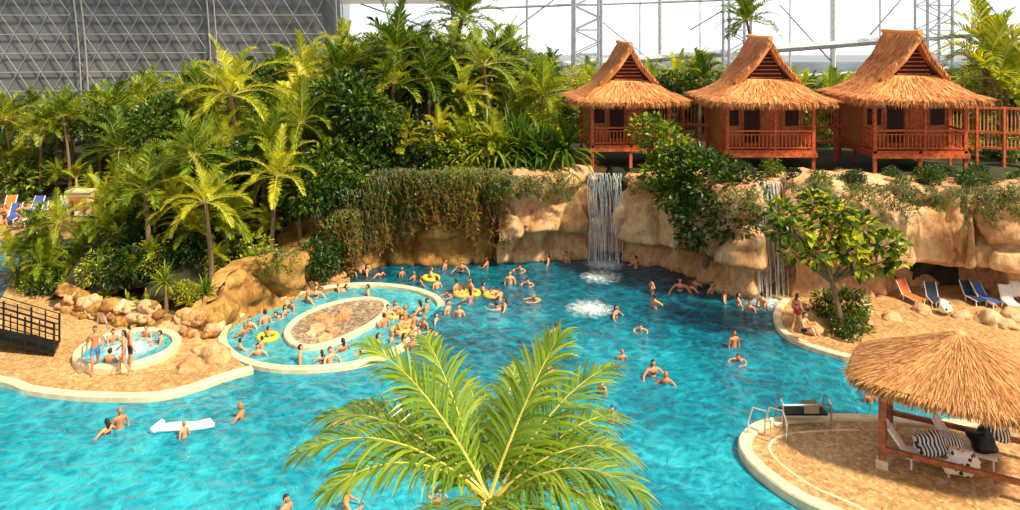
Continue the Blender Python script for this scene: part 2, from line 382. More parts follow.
# ---------------- rocks ----------------
def rockmesh(name,k,seed,sc=(1,1,0.8)):
    bm=bmesh.new(); bmesh.ops.create_icosphere(bm,subdivisions=3,radius=1)
    for v in bm.verts:
        p=v.co.copy(); o=Vector((seed*7.3,seed*3.1,0))
        d=noise.noise(p*0.9+o)*0.45+noise.noise(p*2.3+o)*0.18
        ds,_=noise.voronoi(p*1.3+o); d-=max(0,0.18-(ds[1]-ds[0]))*0.9
        v.co=Vector((p.x*sc[0],p.y*sc[1],p.z*sc[2]))*(1+d)
    me=bpy.data.meshes.new(name); bm.to_mesh(me); bm.free(); me.materials.append(M[k])
    for p in me.polygons: p.use_smooth=True
    return me
RK=[rockmesh('boulder','rock',i) for i in range(4)]; RY=[rockmesh('boulder_golden','rock_y',i+9) for i in range(4)]
def rock(p,s,k=0): inst(random.choice(RY if k else RK),'boulder',p,U(0,6),(s*U(.8,1.3),s*U(.8,1.3),s*U(.7,1.0)))
for px,py,s in [(216,358,.75),(200,350,.35),(191,368,.6),(320,280,.65),(337,277,.55),(328,324,.4),(318,329,.38),(340,319,.42),(345,312,.28),(333,332,.3),(322,318,.32),(312,334,.25),(325,338,.3),(860,309,.7),(862,326,.5),(892,318,.45),(925,312,.5),(990,322,.7),(1008,326,.6),(808,330,.75),(800,308,.5),(300,286,.5),(310,288,.5),(962,316,.4),(1016,318,.6),(345,272,.5),(360,268,.5),(812,322,.6)]:
    rock(W(px,py,TZ),s)
for t in range(100):
    f=t/99.0
    pts=[(62,308),(100,318),(150,328),(214,338)]
    i=min(int(f*3),2); g=f*3-i
    a,b=pts[i],pts[i+1]; q=W(a[0]+(b[0]-a[0])*g,a[1]+(b[1]-a[1])*g,TZ); q.z+=U(-.1,.8); q.y+=q.z*.35
    rock(q,U(.3,.48),1 if R()<.5 else 0)

# ---------------- cliffs ----------------
def cliff(name,spec,k,step=0.17,rows=48,back=3.0,seed=0,rough=1.0):
    P=[Vector((*W(a,b,0).xy,0)) for a,b,_,_ in spec]
    path=[];
    for i in range(len(P)-1):
        L=(P[i+1]-P[i]).length; n=max(1,int(L/step))
        for j in range(n):
            t=j/n; path.append((P[i].lerp(P[i+1],t),spec[i][2]+(spec[i+1][2]-spec[i][2])*t,spec[i][3]+(spec[i+1][3]-spec[i][3])*t))
    path.append((P[-1],spec[-1][2],spec[-1][3]))
    N=len(path); vs=[]
    for i,(p,zt,a) in enumerate(path):
        t=path[min(i+10,N-1)][0]-path[max(i-10,0)][0]; t.z=0; t.normalize()
        n=Vector((t.y,-t.x,0))
        zt=zt+0.45*noise.noise(Vector((p.x*0.35,p.y*0.3,seed)))
        und=.36+.16*noise.noise(Vector((p.x*.3,seed+5,0)))
        for r_ in range(rows+6):
            if r_<=rows:
                f=r_/rows; z=-0.5+(zt+0.5)*f
                prof=(0.5+.5*noise.noise(Vector((p.x*.5,seed+9,0))))*math.exp(-((f-0.12)/0.09)**2)
                s=(f-und+.05)/0.10; s=max(0,min(1,s)); s=s*s*(3-2*s)
                prof+=a*1.25*s*(1-0.35*max(0,(f-0.5))/0.5)
                if f>0.93: prof-=((f-0.93)/0.07)**2*0.35
                q=Vector((p.x,p.y,z))
            else:
                g=(r_-rows)/6; prof=a*0.65-0.35-back*g; q=Vector((p.x,p.y,zt-0.05*g)); f=1
            w=Vector((q.x,q.y,q.z*0.5))
            d=0.9*noise.noise(w*0.22+Vector((seed,0,0)))+0.5*noise.noise(w*0.6)+0.22*noise.noise(q*1.5)+0.10*noise.noise(q*3.4)
            d+=.22*abs(noise.noise(Vector((q.x*1.1,q.y*1.1,q.z*.22+seed))))*2
            ds,_=noise.voronoi(Vector((q.x*0.36+0.35*noise.noise(q*0.5),q.y*0.36,q.z*0.24+seed)))
            e=ds[1]-ds[0]; d-=0.85*max(0,0.14-e)/0.14*(1 if r_<=rows else 0.2)
            if r_>rows: q.z+=0.25*noise.noise(q*0.8)
            vs.append(q+n*(prof+d*rough*min(1,0.35+f*1.5)))
    R_=rows+6; fs=[]
    for i in range(N-1):
        for j in range(R_-1):
            fs.append((i*R_+j,(i+1)*R_+j,(i+1)*R_+j+1,i*R_+j+1))
    mb=MB(); mb.add(vs,fs,k); mb.obj(name,smooth=True)
cliff('planter_cliff',[(318,288,1.2,.1),(335,278,2.4,.2),(352,268,4.2,.4),(400,263,5.0,.5),(450,262,5.0,.5),(500,260,5.0,.6)],'rock_y',seed=3)
cliff('rock_cliff',[(496,262,5.0,.8),(540,260,5.0,1.2),(583,257,5.0,1.0),(588,250,4.95,.2),(624,250,4.95,.2),(630,260,5.0,1.0),(680,270,5.2,1.0),(725,288,5.3,1.0),(748,296,5.6,.9),(752,284,5.5,.2),(786,284,5.6,.2),(792,300,5.9,1.0),(830,297,6.0,1.3),(880,296,5.8,1.3),(900,288,5.5,1.9),(940,285,5.4,2.2),(985,288,5.5,2.1),(1010,300,6.0,1.2),(1060,306,6.2,1.0),(1130,310,6.2,1.0)],'rock')
cliff('planter_rock',[(205,340,.6,.0),(222,332,1.3,.1),(250,316,2.0,.2),(285,302,2.3,.2),(308,292,2.3,.2),(318,284,2.0,.2),(322,274,1.8,.2)],'rock_y',rows=22,back=1.2,seed=8,rough=.8)

# ---------------- jungle terrain ----------------
hill=[(-24,39.2),(-21,38.2),(-16.8,36.9),(-13.9,36.6),(-12.4,38.8),(-11.5,41.5),(-9.8,45.2),(-5,46),(0,46.3),(4,47),(8,45),(12,43),(18,41),(45,41),(60,41),(60,78),(-20,78),(-75,70),(-75,60),(-38,60),(-28,56),(-24,48)]
def edge_dist(x,y,poly):
    m=1e9; n=len(poly)
    for i in range(n):
        ax,ay=poly[i]; bx,by=poly[(i+1)%n]; dx,dy=bx-ax,by-ay
        t=max(0,min(1,((x-ax)*dx+(y-ay)*dy)/(dx*dx+dy*dy)))
        d=math.hypot(x-ax-t*dx,y-ay-t*dy); m=min(m,d)
    return m
def hz(x,y):
    if not pip(x,y,hill): return None
    d=edge_dist(x,y,hill)
    if x>-8.5: base=4.8; k=min(1,d/0.8)
    else:
        tt=max(0,min(1,(y-37)/14)); base=1.8+2.6*tt
        if x<-22: base=min(base,0.6+max(0,(y-58)*0.15))
        k=min(1,0.3+d/4.0)
    if x>-9.8 and x<60: base+=min(0.4,max(0,(x-2)*0.04))
    return base*k+0.25*noise.noise(Vector((x*.3,y*.3,0)))
mb=MB(); gx0,gx1,gy0,gy1=-75,60,35,78; st=0.75
idx={}; vs=[];fs=[]
nx=int((gx1-gx0)/st); ny=int((gy1-gy0)/st)
for i in range(nx+1):
    for j in range(ny+1):
        x=gx0+i*st;y=gy0+j*st; z=hz(x,y)
        if z is not None: idx[(i,j)]=len(vs); vs.append((x,y,z))
for (i,j) in list(idx):
    if (i+1,j) in idx and (i,j+1) in idx and (i+1,j+1) in idx: fs.append((idx[(i,j)],idx[(i+1,j)],idx[(i+1,j+1)],idx[(i,j+1)]))
mb.add(vs,fs,'soil'); mb.obj('hill',smooth=True)

# ---------------- plants ----------------
def strip(mb,p,d,up,L,wd,k,segs=3,droop=0.5,fold=0.0):
    d=d.normalized(); vs=[]; p=p.copy()
    for i in range(segs+1):
        t=i/segs
        s=d.cross(up)
        if s.length<1e-4: s=Vector((1,0,0))
        s.normalize(); w=wd*max(0.0,math.sin(math.pi*min(1,(t*0.86+0.14))))**0.8/2
        if i==segs: w=wd*0.03
        vs.append(p-s*w); vs.append(p+s*w)
        p=p+d*(L/segs); d=(d+Vector((0,0,-1))*droop/segs).normalized()
    mb.add(vs,[(2*i,2*i+1,2*i+3,2*i+2) for i in range(segs)],k)
def frond(mb,p,d,L,nl,ll,lw,k,droop=1.0,rk='rachis',rr=0.03,segs=2,ld=0.5,rise=0.5):
    d=d.normalized(); p=p.copy(); pts=[];dirs=[]; n=14
    for i in range(n+1):
        pts.append(p.copy()); dirs.append(d.copy())
        p=p+d*(L/n); d=(d+Vector((0,0,-1))*droop/n*(0.4+1.2*i/n)).normalized()
    mb.tube(pts,[rr*(1-0.85*i/n) for i in range(n+1)],rk,5)
    for i in range(nl):
        t=0.14+0.86*(i+0.5)/nl; a=t*n; j=min(int(a),n-1); g=a-j
        q=pts[j].lerp(pts[j+1],g); dd=dirs[j].lerp(dirs[j+1],g).normalized()
        side=dd.cross(Vector((0,0,1)))
        if side.length<1e-3: side=Vector((1,0,0))
        side.normalize(); upv=side.cross(dd).normalized()
        env=(math.sin(math.pi*min(1,0.12+t*0.80)))**0.7
        for sg in(-1,1):
            ang=math.radians(62-35*t+U(-7,7))
            ldv=(dd*math.cos(ang)+side*sg*math.sin(ang)+upv*rise*(U(0.5,1.1))).normalized()
            strip(mb,q,ldv,upv,ll*env*U(.88,1.1),lw,k,segs,ld*U(.7,1.4))
def palm(name,H,nf,FL,nl,ll,lw,k='frond',lean=0.4,tr=0.13,seed=1,droop=1.3,multi=1,segs=2):
    random.seed(seed); mb=MB()
    for s_ in range(multi):
        an=U(0,6.28); ln=lean*(1 if multi==1 else U(.8,2)); h=H*(1 if s_==0 else U(.55,.9))
        n=10; pts=[Vector((math.cos(an)*ln*(i/n)**1.6,math.sin(an)*ln*(i/n)**1.6,h*i/n-0.3*(i==0))) for i in range(n+1)]
        mb.tube(pts,[tr*(1.25-0.55*i/n)*(1.0+0.08*(i%2)) for i in range(n+1)],'bark',8)
        top=pts[-1]
        for f in range(nf):
            a=2.4*f+U(-.2,.2); el=math.radians(80-95*(f/nf)**0.9)
            frond(mb,top,Vector((math.cos(a)*math.cos(el),math.sin(a)*math.cos(el),math.sin(el))),FL*U(.85,1.1),nl,ll,lw,k,droop*U(.8,1.2),rr=0.03*FL/2.5,segs=segs)
    return mb.mesh(name)
def blobtree(name,blobs,base=(0,0,0),trunk=0.14,ls=0.3,dens=260,k=('leaf_mid',),seed=1,asp=0.5,split=None):
    random.seed(seed); mb=MB(); b=Vector(base)
    cen=sum((Vector(x[:3]) for x in blobs),Vector())/len(blobs)
    sp=Vector(split) if split else b.lerp(cen,0.45)
    mb.tube([b-Vector((0,0,0.3)),b.lerp(sp,0.5)+Vector((U(-.1,.1),U(-.1,.1),0)),sp],[trunk,trunk*0.85,trunk*0.7],'bark',7)
    for x,y,z,r,*kk in blobs:
        kb=kk[0] if kk else k
        c=Vector((x,y,z)); mid=sp.lerp(c,0.5)+Vector((U(-.2,.2),U(-.2,.2),U(-.1,.25)))
        mb.tube([sp,mid,c],[trunk*0.6,trunk*0.4,trunk*0.15],'bark',5)
        n=int(dens*r*r)
        for i in range(n):
            d=Vector((random.gauss(0,1),random.gauss(0,1),random.gauss(0.15,0.9))).normalized()
            rr=r*(0.55+0.5*R()**0.6)*(1+0.25*noise.noise(d*2.2+c))
            q=c+Vector((d.x*rr,d.y*rr,d.z*rr*0.8))
            ld=(d*0.8+Vector((U(-.7,.7),U(-.7,.7),U(-.7,.3)))).normalized()
            up=(Vector((0,0,1))+Vector((U(-.6,.6),U(-.6,.6),0))).normalized()
            L=ls*U(.7,1.3); s=ld.cross(up)
            if s.length<1e-3: continue
            s.normalize(); w=L*asp/2; nn=s.cross(ld)*(0.12*L); m=q+ld*L*0.45
            mb.add([q,m+s*w+nn,q+ld*L,m-s*w+nn],[(0,1,2),(0,2,3)],kb[min(int(R()*len(kb)),len(kb)-1)])
    return mb.mesh(name)
def spiky(name,n,L,w,k,seed=1,h=0.0,droop=1.2,segs=4,elmin=5,elmax=85):
    random.seed(seed); mb=MB()
    if h>0: mb.tube([(0,0,-0.3),(0.05,0,h*0.5),(0,0,h)],[0.12,0.1,0.08],'bark',7)
    for i in range(n):
        a=U(0,6.28); el=math.radians(U(elmin,elmax))
        d=Vector((math.cos(a)*math.cos(el),math.sin(a)*math.cos(el),math.sin(el)))
        strip(mb,Vector((0,0,h)),d,Vector((0,0,1)),L*U(.7,1.1),w,k,segs,droop)
    return mb.mesh(name)
def banana(name,seed=1):
    random.seed(seed); mb=MB()
    mb.tube([(0,0,-.3),(0,0,0.8),(0,0,1.6)],[.16,.13,.1],'rachis',8)
    for i in range(10):
        a=i*2.4; el=math.radians(U(35,80)); d=Vector((math.cos(a)*math.cos(el),math.sin(a)*math.cos(el),math.sin(el)))
        p=Vector((0,0,1.5)); mb.tube([p,p+d*0.5],[.04,.03],'rachis',5)
        strip(mb,p+d*0.45,d,Vector((0,0,1)),U(1.6,2.2),0.55,'leaf_bright' if R()<.5 else 'leaf_mid',6,1.4)
    return mb.mesh(name)
def fern(name,seed=1):
    random.seed(seed); mb=MB()
    for i in range(14):
        a=i*2.4; el=math.radians(U(25,75))
        frond(mb,Vector((0,0,0)),Vector((math.cos(a)*math.cos(el),math.sin(a)*math.cos(el),math.sin(el))),U(.9,1.3),14,.28,.09,'leaf_bright' if i%3==0 else 'leaf_mid',1.5,rr=.012,segs=1,rise=.1)
    return mb.mesh(name)
def vines(name,seed,k='vine',W_=2.2,Lmin=1.5,Lmax=4.2,n=34,ls=.13,den=13,mixk=('leaf_mid','leaf_dark')):
    random.seed(seed); mb=MB()
    for i in range(n):
        x=U(-W_/2,W_/2); L=Lmin+(Lmax-Lmin)*(R()**1.3); y=U(-.45,.35); pts=[]
        ns=8
        for j in range(ns+1): pts.append(Vector((x+.15*math.sin(j*.9+i),y-.35*math.sin(min(1,j/3)*1.57),0.35-L*j/ns)))
        mb.tube(pts,.012,'bark',3)
        for j in range(int(L*den)):
            t=R(); a=t*ns; q=pts[min(int(a),ns-1)].lerp(pts[min(int(a)+1,ns)],a-int(a))
            d=Vector((U(-1,1),U(-1,.3),U(-1,.2))).normalized()
            kk=k if R()<t*1.1 else mixk[int(R()*len(mixk))]
            strip(mb,q+Vector((U(-.1,.1),U(-.1,.1),0)),d,Vector((0,-.5,1)),ls*U(.7,1.9),ls*.75,kk,1,0)
    return mb.mesh(name)
PALMS=[palm('palm_a',5.5,20,2.6,26,.75,.085,seed=11),palm('palm_b',4.2,18,2.3,24,.7,.09,seed=12,k='frond'),palm('palm_c',7.0,20,2.8,28,.8,.09,seed=13,lean=.9),palm('areca_palm',3.0,10,2.0,20,.55,.07,'leaf_bright',seed=14,multi=4,tr=.05,lean=.4,droop=1.1),palm('palm_d',5.0,18,3.0,30,.6,.075,'leaf_bright',seed=15,droop=1.7)]
PH=[7.0,5.6,8.6,4.3,6.6]
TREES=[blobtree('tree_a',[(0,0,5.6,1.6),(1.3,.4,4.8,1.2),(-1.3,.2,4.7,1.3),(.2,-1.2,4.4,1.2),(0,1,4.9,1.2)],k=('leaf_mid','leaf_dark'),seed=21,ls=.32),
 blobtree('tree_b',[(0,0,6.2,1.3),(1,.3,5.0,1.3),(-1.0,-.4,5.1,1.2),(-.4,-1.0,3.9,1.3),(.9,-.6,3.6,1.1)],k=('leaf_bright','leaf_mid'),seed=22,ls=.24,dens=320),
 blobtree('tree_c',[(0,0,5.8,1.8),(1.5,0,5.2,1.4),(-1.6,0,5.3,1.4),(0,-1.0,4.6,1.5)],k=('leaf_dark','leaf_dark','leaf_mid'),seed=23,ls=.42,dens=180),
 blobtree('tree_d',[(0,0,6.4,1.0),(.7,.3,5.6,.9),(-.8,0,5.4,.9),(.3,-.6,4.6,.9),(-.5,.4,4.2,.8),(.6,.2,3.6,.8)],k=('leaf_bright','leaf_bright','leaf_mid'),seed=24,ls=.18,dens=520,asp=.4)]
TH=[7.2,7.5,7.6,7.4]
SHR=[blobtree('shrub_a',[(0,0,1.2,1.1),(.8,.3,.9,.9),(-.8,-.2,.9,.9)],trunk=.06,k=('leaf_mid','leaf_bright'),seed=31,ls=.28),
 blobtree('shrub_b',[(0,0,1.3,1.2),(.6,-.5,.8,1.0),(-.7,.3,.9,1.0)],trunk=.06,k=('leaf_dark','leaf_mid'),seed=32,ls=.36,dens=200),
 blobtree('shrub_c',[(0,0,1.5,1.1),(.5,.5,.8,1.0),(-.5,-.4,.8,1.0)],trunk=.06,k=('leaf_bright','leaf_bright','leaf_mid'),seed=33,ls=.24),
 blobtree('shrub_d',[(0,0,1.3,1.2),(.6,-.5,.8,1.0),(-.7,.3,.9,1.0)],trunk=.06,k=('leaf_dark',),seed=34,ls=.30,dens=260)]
BAN=banana('banana_plant',5); FERN=fern('fern',6)
SPK=[spiky('dracaena',70,1.3,.10,'leaf_mid',7,1.2),spiky('pandanus',90,2.0,.13,'leaf_mid',8,.6,1.3),spiky('agave',26,1.0,.16,'leaf_bright',9,.0,.5)]
VIN=[vines('hanging_vines_mesh',i,n=50,ls=.17,Lmin=.5,Lmax=4.6) for i in range(4)]
VING=[vines('hanging_green_mesh',i+5,'leaf_mid',2.0,.6,2.4,26,.16) for i in range(2)]
random.seed(99)
prof=[(-80,86),(0,92),(60,95),(130,88),(165,70),(215,82),(260,58),(300,48),(330,38),(370,26),(400,20),(440,28),(480,26),(520,40),(560,60),(620,70),(680,60),(700,48),(760,75),(830,75),(870,85),(960,62),(1000,35),(1100,25)]
def topy(px):
    for (a,b),(c,d) in zip(prof,prof[1:]):
        if a<=px<=c: return b+(d-b)*(px-a)/(c-a)
    return 90
def plant(me,name,x,y,z,s,tilt=.06): return inst(me,name,(x,y,z-0.05),(U(-tilt,tilt),U(-tilt,tilt),U(0,6.28)),s)
hutzones=[(2.3,46.0,10.6,56),(10.2,43,17.6,54),(17.8,41.8,27.5,53)]
def inhut(x,y): return any(a<=x<=c and b<=y<=d for a,b,c,d in hutzones)
y=36.0
while y<74:
    stp=1.45+ (y-36)*0.035
    x=-48.0
    while x<46:
        xx=x+U(-.6,.6); yy=y+U(-.6,.6); x+=stp
        px=510+F*xx/yy
        if px<-70 or px>1090: continue
        z=hz(xx,yy)
        if z is None or inhut(xx,yy): continue
        if xx>-1 and yy<54:
            if yy>47 and R()<.5: plant(random.choice(SHR),'tropical_shrub',xx,yy,z,U(.6,.9))
            continue
        ed=edge_dist(xx,yy,hill)
        ztop=CH-(topy(px)-HY)*yy/F
        avail=ztop-z
        if avail<1.0: continue
        front=(xx<-10 and yy<43)
        if front and ed<.7:
            if R()<.6: plant(random.choice([FERN,SPK[2],SHR[0]]),'fern',xx,yy,z,U(.35,.5))
            continue
        if xx<-8 and yy<52:
            plant(random.choice([SHR[0],SHR[1],SHR[3],SHR[2],FERN]),'tropical_shrub',xx+U(-.3,.3),yy+U(-.3,.3),z,U(.45,.8))
        if px<130 and yy<50: avail=min(avail,U(1.6,3.2))
        elif yy<42: avail=min(avail,U(2.0,4.6)+(yy-36)*.3)
        elif yy<50: avail=min(avail,U(3.0,7.5))
        if ed<1.8: avail=min(avail,U(1.2,2.2) if yy<44 else U(2,3.6))
        elif ed<3: avail=min(avail,U(2.2,4.5))
        rr=R()
        if avail>4.6 and rr<.46:
            i=random.choice([0,1,2,2,3,3]); plant(TREES[i],'broadleaf_tree',xx,yy,z,min(1.45,avail*U(.8,1)/TH[i]))
        elif avail>3.8 and rr<.70:
            i=random.choice([0,1,2,3,1,4,4]); plant(PALMS[i],'palm_tree',xx,yy,z,min(1.3,avail*U(.85,1.03)/PH[i]))
        elif rr<.78: plant(PALMS[3],'areca_palm',xx,yy,z,min(1.1,avail/4.3))
        elif rr<.85: plant(BAN,'banana_plant',xx,yy,z,min(1.2,avail/3.4))
        elif rr<.90: plant(SPK[random.randrange(2)],'dracaena_plant',xx,yy,z,min(1.3,avail/2.2))
        else: plant(random.choice(SHR),'tropical_shrub',xx,yy,z,min(1.6,avail/2.4))
    y+=stp*.95
for px,Y,zt_py,i in [(150,39,165,1),(212,38,175,4),(205,40,128,0),(240,46,62,4),(262,44,120,0),(445,58,-12,2),(430,50,55,0),(760,70,-2,2),(95,44,185,4),(180,47,105,0),(40,60,112,2),(15,60,100,2),(30,60,150,0),(330,52,50,2),(125,50,125,0),(985,52,15,0),(300,46,95,4),(390,49,60,0),(70,60,98,2),(1005,50,30,3),(270,41,150,4),(300,42.5,170,1),(55,62,105,2),(5,60,140,1),(470,50,75,4),(355,47,105,1)]:
    p=WY(px,Y,0); z=hz(p.x,p.y) or 0.1
    ht=CH-(zt_py-HY)*Y/F-z
    plant(PALMS[i],'palm_tree',p.x,p.y,z,max(.4,ht/PH[i]))
for px,py,i,h in [(18,284,3,2.6),(34,282,1,3.6),(48,286,3,2.8),(60,284,4,4.2),(28,290,1,2.6),(44,292,3,2.2)]:
    p=W(px,py,TZ); plant(PALMS[i],'palm_tree',p.x,p.y,TZ,h/PH[i]); plant(random.choice(SHR[:3]),'tropical_shrub',p.x+.5,p.y-.2,TZ,U(.4,.6))
for px,Y in [(500,47),(520,47.5),(540,47),(555,48),(510,49),(565,47.3),(530,49),(490,47.5),(548,49),(470,47.5)]:
    p=WY(px,Y,0); plant(SPK[1],'pandanus_plant',p.x,p.y,4.9,U(1.0,1.5))
for px,Y,s in [(478,46.8,.6),(455,47.3,1.3),(432,47,.8),(410,47,1.5),(380,47,1.0),(360,46.5,1.2),(425,46.4,.5),(395,46.4,.7),(440,46.3,.5),(465,46.3,.6),(493,46.4,.5)]:
    p=WY(px,Y,0); plant(random.choice([SHR[3],SHR[1],SHR[0]]),'tropical_shrub',p.x,p.y,4.6,s)
for px,Y,z,s,i in [(335,44.2,1.0,.85,2),(355,45.4,2.2,.8,0),(378,46.3,3.5,.8,2),(318,42.5,.8,.75,2),(345,46.5,3.5,1.0,2)]:
    p=WY(px,Y,0); plant(TREES[i],'broadleaf_tree',p.x,p.y,z,s)
for px,py,z,s in [(345,268,2.6,.8),(360,266,3.2,.9),(375,264,3.4,.8),(390,263,3.2,.6),(350,268,1.4,.6),(405,262,3.8,.5),(335,276,1.8,.8),(325,284,1.2,.7),(340,272,.6,.6),(318,286,1.6,.7),(440,262,4.3,.5),(475,261,4.3,.5),(425,262,3.0,.35),(460,262,2.8,.35)]:
    p=W(px,py,0); plant(random.choice([SHR[3],SHR[1],SHR[3]]),'climbing_shrub',p.x,p.y-.6,z-.6,s)
for px,py in [(190,325),(175,315),(150,321),(90,308),(110,315),(130,320),(70,303)]:
    p=W(px,py,0.7); z=hz(p.x,p.y+1.6) or .8
    plant(random.choice([SPK[2],SPK[0],SPK[2]]),'agave_plant',p.x,p.y+1.6,z,U(.6,.9))
for i in range(60):
    px=U(640,1060); Yc=44.4-(px-640)*.011+U(-.6,.8)
    if px>790: Yc=39.6+U(-.9,2.4)
    if px<700 and R()<.5: continue
    p=WY(px,Yc,0); zz=4.9 if px<740 else 5.5
    plant(random.choice([FERN,SHR[1],SHR[3],FERN,SHR[3]]),'fern',p.x,p.y,zz,U(.22,.45))
for px,py,zt in [(355,268,4.3),(372,265,4.9),(392,263,5.1),(410,262,5.0),(428,262,5.2),(446,262,5.0),(464,261,5.2),(482,260,5.0),(343,273,3.4),(400,262,5.2),(438,262,5.1),(495,260,5.1)]:
    p=W(px,py,0); inst(random.choice(VIN),'hanging_vines',(p.x,p.y-U(.8,1.3),zt),U(-.35,.35),(1,1,U(.6,1.05)))
for px,py,zt in [(640,266,5.2),(670,270,5.3),(740,294,5.5),(800,300,5.9),(880,298,5.7),(905,298,5.6),(930,298,5.5),(960,298,5.5),(985,300,5.7),(1008,304,6.0),(560,259,5.0),(510,262,5.0),(530,261,5.0),(290,300,2.8),(850,298,5.8)]:
    p=W(px,py,0); inst(random.choice(VING),'hanging_vines',(p.x,p.y-1.5,zt),0,(1,1,U(.4,.85)) )
def cw(px,py,Y): return (*(WY(px,Y,0).xy),CH-(py-HY)*Y/F)
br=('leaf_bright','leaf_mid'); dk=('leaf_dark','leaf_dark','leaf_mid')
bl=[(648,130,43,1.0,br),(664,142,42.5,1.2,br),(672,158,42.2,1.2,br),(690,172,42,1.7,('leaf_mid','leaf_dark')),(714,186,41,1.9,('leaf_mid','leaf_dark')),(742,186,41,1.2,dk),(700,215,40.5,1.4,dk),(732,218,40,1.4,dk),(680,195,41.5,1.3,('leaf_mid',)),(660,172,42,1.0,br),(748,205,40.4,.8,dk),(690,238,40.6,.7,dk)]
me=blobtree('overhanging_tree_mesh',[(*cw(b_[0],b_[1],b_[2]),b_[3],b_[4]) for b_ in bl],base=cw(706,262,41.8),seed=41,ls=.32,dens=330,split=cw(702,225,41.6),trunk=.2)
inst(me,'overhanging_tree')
bl=[(782,214,34.5,.6),(800,232,34,.55),(816,204,35.2,.6),(838,214,34.6,.62),(862,228,34.8,.62),(888,244,34.6,.6),(880,262,35,.5),(850,248,34.2,.6),(818,256,34,.5),(835,234,34.4,.5),(792,252,35.5,.42),(900,256,34.6,.35),(776,232,35,.4),(860,268,34.4,.4)]
me=blobtree('broadleaf_tree_right',[(*cw(a,b,c),r_) for a,b,c,r_ in bl],base=cw(842,334,34.8),k=('leaf_mid','leaf_bright','leaf_dark'),seed=42,ls=.42,dens=330,split=cw(832,282,34.6),trunk=.15,asp=.62)
inst(me,'broadleaf_tree')
for px,py,s in [(850,324,.7),(835,327,.5),(868,332,.5),(845,337,.4),(825,314,.5),(846,312,.6)]:
    p=W(px,py,TZ); plant(random.choice([SHR[1],FERN]),'tropical_shrub',p.x,p.y,TZ,s)
# foreground palm
random.seed(5)
mb=MB(); CY=10.6; crown=WY(490,CY,CH-(507-HY)*CY/F)
mb.tube([(crown.x-.1,CY-.2,0.1),(crown.x-.05,CY-.1,3.5),(crown.x,CY,crown.z)],[.22,.16,.12],'bark',10)
for px,py,Yt,dr in [(374,366,11.2,.85),(432,358,12.6,.45),(405,395,12.4,.6),(556,360,11.6,.45),(602,388,11.8,.85),(515,380,13.4,.4),(304,482,10.1,1.3),(322,446,11.2,1.15),(335,518,9.6,1.3),(645,508,9.9,1.55),(626,474,10.8,1.35),(610,530,9.6,1.3),(470,400,13.6,.5),(548,400,13.0,.8),(420,560,9.0,1.0),(540,560,9.0,1.0),(614,430,11.8,1.1),(358,425,12.0,1.0),(480,560,8.6,.9),(575,480,12.4,1.0),(395,470,12.2,1.0)]:
    tgt=WY(px,Yt,CH-(py-HY)*Yt/F); v=tgt-crown; L=v.length
    d=(v.normalized()+Vector((0,0,dr*.55))).normalized()
    frond(mb,crown+Vector((U(-.05,.05),U(-.05,.05),U(-.1,.1))),d,L*1.13,46,.78,.040,'frond_near',dr*1.15,rr=.03,segs=4,ld=1.1,rise=.3)
mb.obj('coconut_palm')

# ---------------- huts ----------------
def thatch_fringe(mb,a,b,n,L,k,out):
    for i in range(n):
        p=a.lerp(b,R())+Vector((0,0,U(-.02,.05))); d=(Vector((0,0,-1))+out*U(.1,.5)+Vector((U(-.15,.15),U(-.15,.15),0))).normalized()
        s=d.cross(out).normalized()*U(.02,.045)
        q=p+d*L*U(.5,1.2); mb.add([p-s,p+s,q],[(0,1,2)],k)
def roofstraw(mb,quad,n,k,L=.6,w=.05,lift=.05):
    a,b,c,d=quad
    nrm=(b-a).cross(d-a).normalized()
    if nrm.z<0: nrm=-nrm
    for i in range(n):
        u=R();v=U(.05,1.0); p=a.lerp(b,u).lerp(d.lerp(c,u),v); dn=(a.lerp(b,u)-d.lerp(c,u)).normalized()
        dn=(dn+(b-a).normalized()*U(-.12,.12)).normalized(); s=dn.cross(nrm).normalized()*w*U(.5,1.2)
        l=L*U(.6,1.3); p0=p+nrm*lift*.2; q=p+dn*l+nrm*lift*U(.6,1.6)
        mb.add([p0-s,p0+s,q+s*.4,q-s*.4],[(0,1,2,3)],k)
def rect_ring(w,d,z,n=40,pw=5.0):
    out=[]
    for i in range(n):
        a=2*math.pi*(i+.5)/n; c,s=math.cos(a),math.sin(a)
        r_=(abs(c)**pw+abs(s)**pw)**(-1/pw); out.append(Vector((c*r_*w,s*r_*d,z)))
    return out
